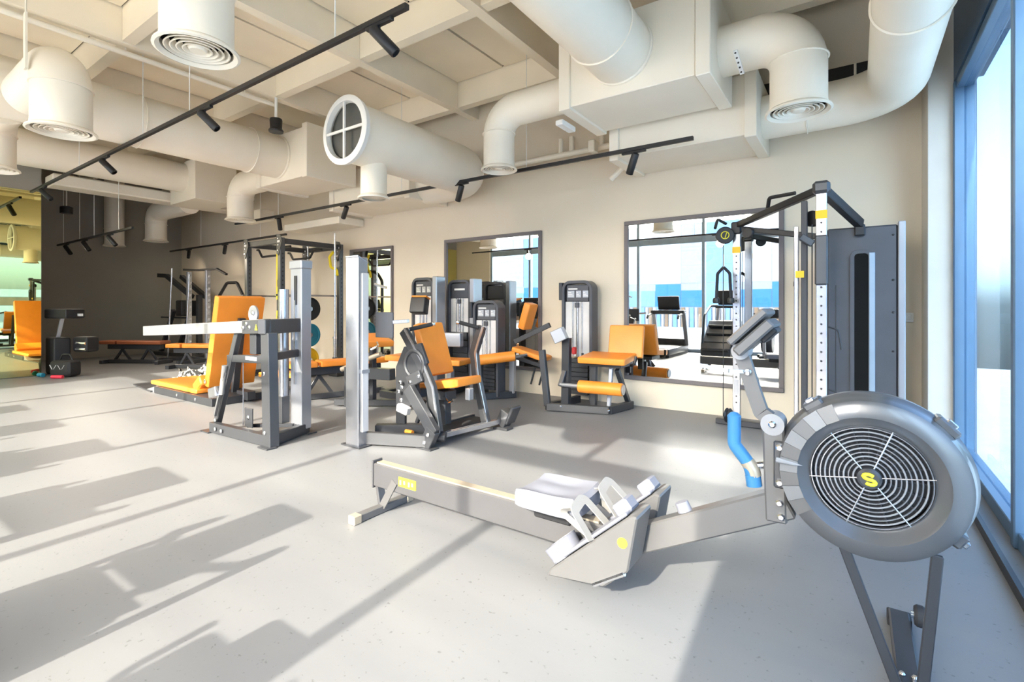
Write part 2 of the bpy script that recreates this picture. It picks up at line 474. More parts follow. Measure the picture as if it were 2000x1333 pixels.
# dark louver slot on the wall above the round pipe
vs = thing('wall_vent', 'long dark vent slot high on the wall above the round duct', 'vent', (-.1, YB, 3.3))
B().bb(-.9, .46, YB - .02, YB - .001, 3.24, 3.36).out('slot', BLACK, vs)
for x in (-.45, .0): B().bb(x - .01, x + .01, YB - .03, YB - .001, 3.24, 3.36).out('divider', DUCT, vs)

def drop_diffuser(x, y, zb, r, ztop, label, elbow=None):
    t = thing('drop_duct', label, 'duct', (x, y, zb), 'hanging drop ducts with round diffusers')
    if elbow: B().tube(fillet([elbow, (x, y, elbow[2]), (x, y, zb + .05)], r * 1.1, 8), r, 36).out('drop_pipe', DUCT, t)
    else: B().tube([(x, y, ztop), (x, y, zb + .05)], r, 36).out('drop_pipe', DUCT, t)
    seam(t, (x, y, zb + .36), (0, 0, 1), r, .005)
    diffuser(t, x, y, zb, r)
    return t
drop_diffuser(-3.10, 1.30, 2.62, .185, 4.147, 'large round drop diffuser at the top left nearest the camera')
q = drop_diffuser(-5.46, 1.25, 2.62, .20, 3.2, 'elbow drop diffuser with hanging strap at upper left', (-6.45, 1.25, 3.16))
B().bb(-5.49, -5.43, 1.02, 1.035, 3.05, 3.5).out('hanger_strap', DUCT, q)
B().tube([(-5.46, 1.03, 3.5), (-5.46, 1.03, 4.1)], .008, 6).out('hanger_rod', DUCT, q)
drop_diffuser(-7.55, 1.15, 2.62, .20, 3.2, 'drop diffuser cut by the left edge of the picture', (-6.95, 1.15, 3.16))
t3 = thing('supply_duct', 'long low beige rectangular duct in the far left bay', 'duct', (-9.3, 4, 2.8), 'supply ducts with plenum boxes')
B().bb(-10.98, -10.55, 2.3, 5.2, 3.10, 3.29).out('flat_duct', DUCT, t3, bevel=.02)
B().tube([(-9.9, -1.4, 3.45), (-9.9, 4.2, 3.45)], .26, 28).out('main_pipe', DUCT, t3)
B().bb(-10.4, -9.4, 3.9, 4.6, 3.02, 3.72).out('plenum_box', DUCT, t3, bevel=.006)
B().bb(-9.6, -8.8, 4.72, 4.98, 2.72, 2.9).out('side_box', DUCT, t3, bevel=.006)
drop_diffuser(-12.6, 4.45, 2.58, .20, 3.3, 'pale drop duct in front of the dark end wall', (-10.96, 4.45, 3.2))
drop_diffuser(-13.6, 4.0, 2.5, .18, 4.147, 'dim drop duct beside the dark end wall farthest away')
# wall-side long trunk behind box 2
t4 = thing('cable_tray', 'beige flat duct running behind the middle plenum boxes', 'duct', (-8, 5.2, 2.6))
B().bb(-8.5, -6.9, 5.0, 5.499, 2.50, 2.62).out('tray_body', DUCT, t4, bevel=.008)

# pipes
pz = thing('sprinkler_pipe', 'thin beige sprinkler pipe under the beam at upper left', 'pipe', (-6.1, 1, 3.72))
B().tube([(-6.14, -1.5, 3.74), (-6.14, 3.5, 3.74)], .028, 12).out('pipe', DUCT, pz)
for y in (-.5, .7, 1.9, 3.1): B().tube([(-6.14, y, 3.74), (-6.14, y, 4.14)], .008, 6).out('hanger_rod', DUCT, pz)
rp_ = thing('sprinkler_pipe', 'red sprinkler pipe under the ceiling in the far left bay', 'pipe', (-8.4, 2, 3.4))
B().tube([(-8.6, -1.4, 3.5), (-8.6, 4.9, 3.5)], .025, 10).out('pipe', RED, rp_)
B().tube([(-8.6, 3.2, 3.5), (-8.6, 3.2, 3.9), (-8.6, 3.2, 4.12)], .015, 8).out('hanger_rod', RED, rp_)
wp = thing('wall_pipe', 'pair of beige pipes with valves on the wall above the leg machine', 'pipe', (-3, 5.3, 3.1))
B().tube([(-4.0, 5.38, 3.02), (-2.3, 5.38, 3.02)], .035, 12).out('pipe', DUCT, wp)
B().tube([(-4.0, 5.3, 2.90), (-2.35, 5.3, 2.90)], .028, 12).out('pipe', DUCT, wp)
for x in (-3.0, -2.85, -2.45): B().tube([(x, 5.38, 3.02), (x, 5.38, 3.22)], .03, 10).out('valve', DUCT, wp)
B().tube(fillet([(-2.35, 5.3, 2.9), (-2.15, 5.3, 2.9), (-2.15, 5.3, 2.72), (-2.3, 5.3, 2.6)], .05, 4), .03, 10).out('pipe_end', DUCT, wp)
B().box((-2.5, 5.25, 3.0), (.08, .12, .14)).out('valve_body', DUCT, wp, bevel=.01)
el = thing('emergency_light', 'small white emergency light fixed under the plenum box', 'light', (-2.28, 4.2, 2.88))
B().box((-2.26, 4.15, 2.86), (.08, .26, .05)).out('housing', WHITE, el, bevel=.008)
sp = thing('pendant_speaker', 'round black speaker hanging from the ceiling beside the grille duct', 'speaker', (-6.05, 3.45, 3.35))
B().lathe([(0, 0), (.085, 0), (.09, .02), (.07, .05), (.075, .15), (.07, .17), (0, .17)], (-6.05, 3.45, 3.36), n=20).out('body', BLACK, sp)
B().tube([(-6.05, 3.45, 3.53), (-6.05, 3.45, 3.8)], .018, 10).out('stem', WHITE, sp)
sp2 = thing('pendant_speaker', 'black speaker hanging in front of the dark end wall', 'speaker', (-12.3, 2.8, 2.9))
B().lathe([(0, 0), (.1, 0), (.1, .12), (.06, .14), (0, .14)], (-12.6, 2.95, 2.95), n=20).out('body', BLACK, sp2)
B().tube([(-12.6, 2.95, 3.09), (-12.6, 2.95, 4.1)], .01, 8).out('stem', WHITE, sp2)
det = thing('wall_detector', 'white perforated bracket strip hanging beside the right elbow duct', 'bracket', (-.93, 4.0, 2.95))
B().bar([(-.74, 4.0, 3.07), (-.71, 4.12, 2.93)], .03, .012).out('strip', WHITE, det)
for k in range(5):
    a = V((-.74, 3.99, 3.065)).lerp(V((-.71, 4.11, 2.925)), (k + .5) / 5)
    B().cyl(a + V((0, -.006, -.004)), a + V((0, -.012, -.008)), .007, 8).out('hole', BLACK, det)

# ------------------------------------------------------------------ track lights
def track(x0, x1, y, z, spots, label, wires, watts=25):
    t = thing('track_light', label, 'track light', ((x0 + x1) / 2, y, z), 'black track lights')
    B().bb(x0, x1, y - .018, y + .018, z - .018, z + .018).out('rail', BLACK, t, bevel=.003)
    for x, dx, dy in spots:
        a = B().bb(x - .12, x + .12, y - .015, y + .015, z - .04, z - .0185).out('adapter', BLACK, t, bevel=.003)
        B().tube([(x, y, z - .04), (x, y, z - .075)], .008, 8).out('stem', BLACK, a)
        d = V((dx, dy, -.75)).normalized()
        c = V((x, y, z - .10))
        B().lathe([(0, 0), (.032, 0), (.036, .008), (.036, .20), (.033, .205), (.028, .205), (.026, .185), (0, .185)], c - d * .06, d, 18).out('spotlight', BLACK, t)
        ld = bpy.data.lights.new('spotlight_fill', 'SPOT'); ld.energy = watts; ld.color = (1, .84, .64)  # wide fill light added to brighten the room; heads not seen lit
        ld.spot_size = math.radians(150); ld.spot_blend = 1; ld.shadow_soft_size = .08
        lo_ = bpy.data.objects.new('spotlight_fill', ld); COL.objects.link(lo_); lo_.parent = t
        lo_.location = c + d * .16 - V(t['_o']); lo_.rotation_euler = d.to_track_quat('-Z', 'Y').to_euler()
    for x in wires:
        B().tube([(x, y, z + .018), (x, y, ZC - .01)], .004, 6).out('suspension_wire', WHITE, t)
track(-10.65, -2.20, 2.07, 2.945, [(-2.45, .55, .5), (-4.79, .55, .5), (-7.34, .55, .5), (-9.95, .6, .5)], 'nearest black track light rail with spotlights crossing the upper left', (-2.9, -5.1, -6.2, -8.3))
track(-9.44, -1.2, 4.6, 2.668, [(-1.76, -.4, .3), (-3.96, -.45, .2), (-6.19, -.7, .2), (-7.97, -.3, .3)], 'long black track light rail along the beige mirror wall', (-3.0, -5.0, -8.0), 2)
track(-13.6, -8.6, 5.1, 2.47, [(-12.6, -.7, .2), (-10.9, -.7, .2)], 'low black track light rail above the far squat rack', (-12, -9.5), 3)
track(-13.4, -9.4, 3.0, 2.39, [(-12.8, .5, .3), (-11.7, .5, .3), (-10.4, .5, .4)], 'black track light rail in front of the dark end wall', (-13, -12, -11.2, -10))
track(-9.5, -1.0, -.6, 2.75, [(-2.5, .4, .4), (-5, .4, .4), (-7.5, .4, .4)], 'black track light rail above the treadmills by the street windows', (-3, -6, -8))
#NEXT
# ------------------------------------------------------------------ rowing machine
RY = 1.88
rw = thing('rowing_machine', 'grey rowing machine with round fan flywheel in the foreground', 'rowing machine', (-1.0, RY, 0))
rail = B().bar([(-2.24, RY, .195), (-.80, RY, .195)], .062, .13).out('monorail', ROWERD, rw, bevel=.006)
B().bb(-2.22, -.86, RY - .022, RY + .022, .2605, .268).out('track_strip', TAN, rail)
B().bb(-2.25, -2.238, RY - .036, RY + .036, .12, .275).out('end_cap', ROWERD, rail, bevel=.003)
lb = B().bb(-2.03, -1.90, RY - .0345, RY - .0305, .175, .225).out('warning_label', YELLOW, rail)
for k, x in enumerate((-2.015, -1.985, -1.95, -1.925)):
    B().bb(x - .006, x + .007, RY - .0355, RY - .034, .185 + .006 * (k % 2), .21).out('label_print', TAN, rail)
B().bar([(-2.225, RY, .14), (-2.20, RY, .03)], .05, .02, (1, 0, 0)).out('rear_leg', ROWERD, rw, bevel=.003)
B().bar([(-2.06, RY - .034, .19), (-2.16, RY - .034, .035)], .008, .042, (1, 0, 0)).out('rear_brace', ROWER, rw)
B().bar([(-2.17, 1.66, .022), (-2.17, 2.06, .022)], .045, .042).out('rear_foot_bar', ROWER, rw, bevel=.004)
for y in (1.675, 2.05): B().bb(-2.197, -2.143, y - .03, y + .02, 0, .047).out('foot_cap', TAN, rw, bevel=.004)
# seat
sb = B()
NX, NY = 14, 12
def seat_pt(i, j, top):
    u = -1 + 2 * i / NX; v = -1 + 2 * j / NY
    k = 1 / max(1, (abs(u) ** 5 + abs(v) ** 5) ** .2)
    x = -1.07 + u * k * .16; y = RY + .01 + v * k * .145
    z = .355 + .012 * u * u * u + .014 * abs(v) - .016 * math.exp(-((abs(v) - .45) ** 2) / .06 - (u + .1) ** 2 * 2)
    e = max(abs(u), abs(v))
    z -= .02 * max(0, (e - .82) / .18) ** 2
    return (x, y, z if top else .295)
g1 = [[sb.bm.verts.new(seat_pt(i, j, True)) for j in range(NY + 1)] for i in range(NX + 1)]
g0 = [[sb.bm.verts.new(seat_pt(i, j, False)) for j in range(NY + 1)] for i in range(NX + 1)]
for i in range(NX):
    for j in range(NY):
        sb.bm.faces.new((g1[i][j], g1[i + 1][j], g1[i + 1][j + 1], g1[i][j + 1])); sb.bm.faces.new((g0[i][j], g0[i][j + 1], g0[i + 1][j + 1], g0[i + 1][j]))
for i in range(NX):
    for j in (0, NY): sb.bm.faces.new((g1[i][j], g1[i + 1][j], g0[i + 1][j], g0[i][j]))
for j in range(NY):
    for i in (0, NX): sb.bm.faces.new((g1[i][j], g1[i][j + 1], g0[i][j + 1], g0[i][j]))
sb.out('seat', SEATG, rw)
B().bb(-1.16, -.98, RY - .045, RY + .045, .225, .294).out('seat_carriage', BLACK, rw, bevel=.006)
# footrests
for s, y0 in ((-1, RY - .20), (1, RY + .05)):
    w = .15
    pr = [(-1.0, y0, .085), (-.985, y0, .115), (-.655, y0, .405), (-.63, y0, .40), (-.665, y0, .20), (-.76, y0, .115)]
    ft = B().prism(pr, (0, w, 0)).out('footrest', ROWER, rw, bevel=.006)
    n = V((-.66, 0, .75)).normalized(); d = V((.33, 0, .29)).normalized()
    c0 = V((-.985, y0 + w / 2, .118))
    rot = Matrix((d, V((0, 1, 0)), n)).transposed()
    B().box(c0 + d * .22 + n * .008, (.40, w * .86, .012), rot).out('foot_pad', SEATG, ft, bevel=.004)
    hc = c0 + d * .055 + n * .03
    B().lathe([(.066, -.03), (.072, .03), (.064, .032), (.058, -.03)], hc, n, 20).out('heel_cup', SEATG, ft)
    mid = c0 + d * .24
    B().sweep(fillet([mid + V((0, -w / 2 - .004, 0)) , mid + n * .10 + V((-.02, -w / 2 + .02, .01)), mid + n * .12 + V((-.02, w / 2 - .02, .01)), mid + V((0, w / 2 + .004, 0))], .03, 4), [(-.02, -.002), (.02, -.002), (.02, .002), (-.02, .002)], d).out('foot_strap', STRAP, ft)
    B().sweep(fillet([mid + n * .10 + V((-.03, -w / 2 + .03, .01)), mid + n * .075 + V((-.12, -.02, .0)), mid + n * .03 + V((-.05, .02, -.05))], .03, 4), [(-.014, -.002), (.014, -.002), (.014, .002), (-.014, .002)], d).out('strap_tail', STRAP, ft)
    B().box(c0 + d * .40 + n * .03, (.07, w * .5, .05), rot).out('toe_clip', SEATG, ft, bevel=.008)
    B().lathe([(0, 0), (.019, 0), (.019, .003), (0, .003)], (-.685, y0 + (0 if s < 0 else w), .30), (0, s, 0), 18).out('yellow_sticker', YELLOW, ft)
    B().tube([(-.80, y0 + w / 2 - .07, .112), (-.68, y0 + w / 2 - .07, .19)], .01, 8).out('pivot_rod', CHROME, ft)
# main beam, upright
B().bar([(-.84, RY, .195), (-.74, RY, .215), (-.18, RY, .50)], .066, .10).out('main_beam', ROWER, rw, bevel=.006)
B().lathe([(0, 0), (.026, 0), (.024, .035), (0, .035)], (-.52, RY, .385), (-.4, 0, .9), 16).out('beam_knob', SEATG, rw)
up = B().bar([(-.215, RY, .43), (-.225, RY, .755)], .075, .065, (1, 0, 0)).out('upright', ROWER, rw, bevel=.006)
B().cyl((-.226, RY - .04, .755), (-.226, RY + .04, .755), .036, 20).out('pivot_cap', FLYL, up)
B().bb(-.222, -.185, RY - .048, RY - .038, .55, .705).out('clamp_plate', STEEL, up, bevel=.008)
bolts(up, [(-.203, RY - .05, .685), (-.203, RY - .05, .57), (-.205, RY - .04, .50), (-.2, RY - .04, .455), (-.226, RY - .042, .757)])
# handle resting on its hook
hp = fillet([(-.345, RY - .03, .765), (-.345, RY - .03, .67), (-.30, RY - .025, .61), (-.285, RY - .02, .56)], .03, 5)
hd = B().tube(hp, .022, 14).out('handle', BLUE, rw)
B().lathe([(0, 0), (.012, .003), (.0225, .014), (.0225, .02)], (-.345, RY - .03, .783), (0, 0, -1), 14).out('grip_end', BLUE, hd)
B().tube([(-.288, RY - .02, .572), (-.283, RY - .02, .535)], .025, 12).out('grip_foot', BLUE, hd)
B().tube(fillet([(-.305, RY - .026, .618), (-.288, RY - .0225, .59), (-.284, RY - .02, .57)], .01, 3), .0235, 12).out('grip_core', TAN, hd)
B().tube([(-.30, RY - .02, .60), (-.235, RY, .61)], .012, 10).out('handle_hook', CHROME, rw)
# monitor arm and display
ma = B().bar(fillet([(-.225, RY - .02, .765), (-.262, RY - .02, .79), (-.285, RY - .02, .86), (-.322, RY - .02, .985)], .012, 3), .035, .045, (1, 0, 0)).out('monitor_arm', ROWER, rw, bevel=.004)
B().cyl((-.322, RY - .06, .995), (-.322, RY + .03, .995), .028, 22).out('arm_pivot', FLYL, ma)
B().lathe([(0, .008), (.012, .008), (.013, 0), (0, 0)], (-.322, RY - .06, .995), (0, -1, 0), 16).out('pivot_screw', CHROME, ma)
B().lathe([(0, .008), (.01, .006), (.012, 0), (0, 0)], (-.30, RY - .045, .925), (0, -1, 0), 12).out('pivot_screw', CHROME, ma)
B().bar(fillet([(-.30, RY - .03, .925), (-.36, RY - .05, .925), (-.50, RY - .05, .945)], .02, 3), .012, .012).out('cable_bracket', CHROME, ma)
mo = B()
dd = V((.10, 0, .10)).normalized(); nn = V((-.7, 0, .7)).normalized()
rot = Matrix((dd, V((0, 1, 0)), nn)).transposed()
mo.box(V((-.275, RY - .01, 1.045)), (.15, .19, .035), rot)
mon = mo.out('monitor', ROWER, rw, bevel=.006)
B().box(V((-.275, RY - .01, 1.045)) + nn * .038 + dd * .012, (.16, .20, .026), rot).out('monitor_lid', ROWER, mon, bevel=.006)
B().box(V((-.275, RY - .01, 1.045)) - nn * .024 + dd * .035, (.06, .12, .018), rot).out('battery_cover', BLACK, mon, bevel=.004)
# flywheel
FC = V((.035, 0, .632))
fyo = (FC.x, 1.80, FC.z)
R = .245
hs = B().lathe([(0, .20), (R * .80, .20), (R * .98, .165), (R, .13), (R + .008, .10), (R + .008, .075), (R, .065), (R * .985, .035), (R * .955, .012), (R * .90, .003), (R * .76, .0), (R * .735, .006), (R * .66, .030), (R * .64, .034), (R * .625, .030), (R * .625, .06)], fyo, (0, 1, 0), 72).out('flywheel_housing', FLY, rw)
B().lathe([(0, .075), (R * .625, .075)], fyo, (0, 1, 0), 40).out('fan_backing', BLACK, hs)
for k in range(20):
    a = 2 * PI * k / 20
    p0 = V(fyo) + V((math.cos(a) * .05, .066, math.sin(a) * .05)); p1 = V(fyo) + V((math.cos(a) * .148, .066, math.sin(a) * .148))
    B().bar([p0, p1], .004, .014, (0, 1, 0)).out('fan_blade', STEELD, hs)
for k in range(10):
    B().ring(V(fyo) + V((0, .034, 0)), (0, 1, 0), .040 + .0122 * k, .0026, 56, 6).out('grille_ring', FLYL if k % 2 == 0 else SILVER, hs)
for k in range(6):
    a = PI * k / 3 + .15
    B().tube([V(fyo) + V((math.cos(a) * .03, .033, math.sin(a) * .03)), V(fyo) + V((math.cos(a) * .156, .033, math.sin(a) * .156))], .0022, 6).out('grille_spoke', SILVER, hs)
hub = B().lathe([(0, .018), (.024, .018), (.031, .024), (.033, .045), (0, .045)], fyo, (0, 1, 0), 28).out('grille_hub', STEEL, hs)
em = []
def arc(cx, cz, r, a0, a1, n=8): return [V(fyo) + V((cx + r * math.cos(a0 + (a1 - a0) * i / n), .0165, cz + r * math.sin(a0 + (a1 - a0) * i / n))) for i in range(n + 1)]
sc = arc(0, .0075, .0075, .35, PI * 1.5, 8) + arc(0, -.0075, .0075, PI * .5, -PI * .85, 8)[1:]
for dx_ in (0,):
    B().tube([V(fyo) + V(((p.x - fyo[0]) * 1.7 + dx_ - (p.z - fyo[2]) * .25, .0165, p.z - fyo[2])) for p in sc], .0052, 8).out('emblem_stroke', YELLOW, hub)
# drive cover plate with fan ribs on the left of the housing
for k in range(9):
    a0 = PI * (.63 + .065 * k); a1 = a0 + PI * .063
    q = [V(fyo) + V((math.cos(t_) * r_, dy_, math.sin(t_) * r_)) for t_, r_, dy_ in ((a0, .186, -.001), (a0, .236, .008), (a1, .236, .008), (a1, .186, -.001))]
    B().prism(q, (0, -.004 - .002 * (k % 2), 0)).out('cover_rib', FLYM if k % 2 else ROWER, hs)
a = PI * .97
B().lathe([(.009, 0), (.006, .05), (0, .075)], V(fyo) + V((math.cos(a) * .245, -.008, math.sin(a) * .245)), (-math.cos(a), 0, -math.sin(a)), 10).out('damper_lever', FLYL, hs)
for a, w in ((PI * .245, .07), (-PI * .19, .045), (PI * .70, .06)):
    c = V(fyo) + V((math.cos(a) * (R + .004), .07, math.sin(a) * (R + .004)))
    rt = Matrix.Rotation(-a + PI / 2, 3, 'Y')
    l = B().box(c, (w, .06, .026), rt).out('latch', FLY, hs, bevel=.006)
    B().box(c + V((math.cos(a) * .016, -.015, math.sin(a) * .016)), (w * .4, .02, .012), rt).out('latch_clip', CHROME, l, bevel=.002)
# front legs and foot
B().bar([(-.03, RY - .06, .42), (.105, RY - .06, .03)], .016, .028, (1, 0, 0)).out('front_leg', STEELD, rw, bevel=.003)
B().bar([(.19, RY - .06, .45), (.155, RY - .06, .03)], .016, .028, (1, 0, 0)).out('front_leg', STEELD, rw, bevel=.003)
ff = B().bb(.10, .16, RY - .26, RY + .40, .012, .045).out('front_foot_bar', STEELD, rw, bevel=.005)
bolts(ff, [(.115, RY + .0, .046), (.145, RY + .0, .046), (.115, RY - .06, .046), (.145, RY - .06, .046)], (0, 0, 1), .009)
for y in (RY - .24, RY + .38): B().bb(.095, .165, y - .03, y + .03, 0, .04).out('rubber_foot', RUBBER, ff, bevel=.004)
for y in (RY + .34,):
    wl = B().lathe([(0, -.016), (.03, -.016), (.036, -.008), (.036, .008), (.03, .016), (0, .016)], (.185, y, .07), (1, 0, 0), 20).out('transport_wheel', RUBBER, ff)
    B().cyl((.16, y, .07), (.21, y, .07), .012, 12).out('wheel_axle', CHROME, ff)

# ------------------------------------------------------------------ cable machine (functional trainer)
ft = thing('cable_machine', 'tall dual pulley cable machine with graphite weight cabinet by the corner pier', 'cable machine', (-.4, 4.8, 0))
LC, RC = V((-.94, 5.17, 0)), V((-.20, 4.22, 0))
def pulley_column(c, h, lab):
    o = B().bb(c.x - .034, c.x + .034, c.y - .03, c.y + .03, .04, h).out('column', SILVER, ft, bevel=.004)
    for k in range(24):
        z = .22 + k * (h - .45) / 23
        B().cyl((c.x, c.y - .0315, z), (c.x, c.y - .029, z), .0075, 8).out('adjustment_hole', BLACK, o)
    B().bb(c.x - .036, c.x + .036, c.y - .033, c.y - .0295, h - .20, h - .14).out('yellow_sticker', YELP, o)
    B().bb(c.x - .02, c.x + .02, c.y - .034, c.y - .0295, .30, .44).out('number_label', STEELL, o)
    return o
pulley_column(LC, 1.86, 'l'); pulley_column(RC, 1.98, 'r')
B().bar([(-1.12, LC.y - .04, .03), (-.30, LC.y - .04, .03)], .07, .05).out('base_bar', STEELD, ft, bevel=.004)
B().bar([(-.20, 4.05, .03), (-.20, 4.9, .03)], .07, .05).out('base_bar', STEELD, ft, bevel=.004)
B().bar([(-.30, LC.y - .04, .03), (-.20, 4.9, .03)], .07, .05).out('base_bar', STEELD, ft, bevel=.004)
# top frame
B().bb(LC.x - .045, LC.x + .045, LC.y - .05, LC.y + .05, 1.84, 1.96).out('top_bracket', BLACK, ft, bevel=.012)
B().bb(RC.x - .055, RC.x + .055, RC.y - .06, RC.y + .06, 1.96, 2.05).out('top_bracket', STEEL, ft, bevel=.02)
B().bar([(LC.x, LC.y, 1.93), (RC.x, RC.y, 2.0)], .05, .055).out('top_bar', BLACK, ft, bevel=.006)
B().bar([(RC.x, RC.y, 2.0), (.03, 4.78, 1.80)], .06, .07).out('top_bar', BLACK, ft, bevel=.006)
B().bar([(LC.x, LC.y, 1.90), (-.15, 4.95, 1.72)], .045, .05).out('top_bar', BLACK, ft, bevel=.006)
B().box((.03, 4.79, 1.75), (.07, .07, .09)).out('bar_clamp', BLACK, ft, bevel=.008)
B().tube(fillet([(-.62, 4.76, 1.99), (-.60, 4.70, 2.07), (-.40, 4.62, 2.07)], .03, 4), .016, 10).out('pull_up_grip', BLACK, ft)
B().tube(fillet([(-1.02, 5.08, 1.94), (-1.08, 5.0, 1.98), (-1.08, 4.9, 1.88)], .03, 4), .014, 10).out('pull_up_grip', BLACK, ft)
def pulley(o, axis, r, emb=False, hold=ft):
    p = B().lathe([(0, -.02), (r * .9, -.02), (r, -.014), (r * .86, 0), (r, .014), (r * .9, .02), (0, .02)], o, axis, 28).out('pulley', BLACK, hold)
    if emb:
        B().ring(V(o) + V(axis).normalized() * .021, axis, r * .42, .004, 24, 6).out('pulley_emblem', YELLOW, p)
        a = V(axis).normalized(); c = V(o) + a * .022
        B().tube([c + V((0, 0, -r * .3)), c + V((.015, 0, r * .3))], .004, 6).out('pulley_emblem', YELLOW, p)
pulley((-1.03, 5.08, 1.83), (.25, -1, 0), .082, True)
pulley((-.83, 5.10, 1.84), (-.3, -1, 0), .05)
pulley((-.26, 4.30, 1.80), (-.6, -1, 0), .06)
pulley((-1.0, 5.08, .10), (1, -.2, 0), .07)
B().bb(RC.x - .04, RC.x + .04, RC.y - .05, RC.y + .05, 1.30, 1.66).out('carriage', STEEL, ft, bevel=.01)
B().bar([(RC.x - .05, RC.y - .02, 1.60), (RC.x - .13, RC.y - .03, 1.66)], .05, .05).out('carriage_arm', STEEL, ft, bevel=.006)
B().bb(RC.x - .13, RC.x - .09, RC.y + .02, RC.y + .07, .05, 1.93).out('rear_post', STEELD, ft, bevel=.004)
B().bb(RC.x - .18, RC.x - .15, RC.y + .06, RC.y + .09, .05, 1.75).out('guide_rod', SILVER, ft, bevel=.004)
B().bb(RC.x - .165, RC.x - .11, RC.y, RC.y + .02, 1.36, 1.41).out('yellow_sticker', YELP, ft)
for x, y, z0, z1 in ((-1.03, 5.0, .1, 1.75), (-.26, 4.24, .15, 1.75), (-.115, 4.3, .3, 1.3)):
    B().tube([(x, y, z0), (x, y, z1)], .004, 6).out('cable', BLACK, ft)
for z in (.35, .55, 1.0):
    B().tube(fillet([(RC.x + .04, RC.y, z), (RC.x + .10, RC.y, z - .02), (RC.x + .12, RC.y, z - .16)], .03, 4), .006, 8).out('hanging_hook', BLACK, ft)
# weight cabinet
cb = B().bb(-.19, .27, 4.80, 5.06, .02, 1.78).out('weight_cabinet', SHROUD, ft, bevel=.012)
B().bb(.27, .315, 4.78, 5.08, .02, 1.80).out('cabinet_side', STEELL, cb, bevel=.006)
B().bar(fillet([(-.02, 4.79, .12), (-.02, 4.79, 1.58), (.10, 4.79, 1.58), (.10, 4.79, .12)], .04, 5), .03, .016, (0, 1, 0)).out('slot_trim', SHROUD, cb, bevel=.002)
B().bb(-.006, .086, 4.785, 4.8, .12, 1.57).out('slot', VOID, cb)
B().bb(.088, .128, 4.775, 4.80, .12, 1.57).out('slot_edge', ALUL, cb, bevel=.004)
bolts(cb, [(.24, 4.798, z) for z in (.45, .8, 1.1, 1.35, 1.7)] , (0, -1, 0), .008, m=BLACK)
bolts(cb, [(.06, 4.785, .32)], (0, -1, 0), .02)
# ropes
def rope(x, y, zt, label, s=1):
    t = thing('tricep_rope', label, 'rope handle', (x, y, zt - .5), 'rope handles on the cable machine')
    B().tube([(x, y, zt + .12), (x, y, zt)], .005, 8).out('link', CHROME, t)
    for sg in (-1, 1):
        B().tube(fillet([(x, y, zt), (x + sg * .055 * s, y, zt - .06), (x + sg * .065 * s, y, zt - .30)], .04, 5), .014, 10).out('rope_strand', RUBBER, t)
        B().lathe([(0, 0), (.03, .004), (.034, .025), (.028, .05), (.014, .055)], (x + sg * .066 * s, y, zt - .345), n=16).out('rope_stopper', BLACK, t)
rope(-1.03, 5.02, 1.52, 'black rope handle hanging below the left pulley of the cable machine')

# ------------------------------------------------------------------ generic selector tower
def tower(t, x0, x1, y, h, depth=.16, shield_z=.55, plac=True, side=None, m=SHROUD):
    """weight stack tower facing -Y"""
    w = x1 - x0; r = min(.09, w * .25)
    fr = B().bar(fillet([(x0 + .018, y, .03), (x0 + .018, y, h - .018), (x1 - .018, y, h - .018), (x1 - .018, y, .03)], r, 6), .036, depth, (0, 1, 0)).out('tower_frame', m, t, bevel=.004)
    hd = B().bb(x0 + .05, x1 - .05, y - depth * .35, y + depth * .3, h - .25, h - .045).out('tower_head', m, t, bevel=.01)
    if plac:
        for k, (a, b) in enumerate(((.18, .40), (.46, .62), (.68, .86))):
            B().bb(x0 + w * a, x0 + w * b, y - depth * .36 - .002, y - depth * .35, h - .20, h - .12).out('instruction_placard', STEELL, hd)
            for q in range(3):
                B().bb(x0 + w * (a + .02), x0 + w * (b - .04 * q - .02), y - depth * .36 - .003, y - depth * .36 - .0015, h - .185 + q * .02, h - .178 + q * .02).out('placard_print', WHITE, hd)
        B().bb(x0 + w * .2, x0 + w * .5, y - depth * .36 - .002, y - depth * .35, h - .105, h - .09).out('placard_print', WHITE, hd)
    pn = B().bb(x0 + .037, x1 - .037, y - .05, y - .04, shield_z, h - .25).out('stack_shield', PANEL, t, bevel=.003)
    for f in (.35, .5, .65):
        B().tube([(x0 + w * f, y - .055, shield_z), (x0 + w * f, y - .055, h - .25)], .008 if f != .5 else .016, 8).out('shield_rib', SILVER, pn)
    B().box((x0 + w * .5, y - .065, h - .29), (.05, .03, .06)).out('selector_block', STEEL, t, bevel=.004)
    n = 8
    for k in range(n):
        z = .10 + k * (shield_z - .12) / n
        B().bb(x0 + .07, x1 - .07, y - .05, y + .05, z, z + (shield_z - .12) / n - .006).out('weight_plate', STEELD, t)
    if side:
        B().bb(side[0], side[1], y - depth * .6, y + depth * .5, .03, h + .01).out('side_column', STEELL, t, bevel=.01)
    return fr
def pad(t, c, s, rot=None, m=None, name='seat', bev=.02):
    return B().box(c, s, rot).out(name, m or ORANGE, t, bevel=bev, seg=3)
def RotY(deg): return Matrix.Rotation(math.radians(deg), 3, 'Y')
def RotX(deg): return Matrix.Rotation(math.radians(deg), 3, 'X')
def RotZ(deg): return Matrix.Rotation(math.radians(deg), 3, 'Z')

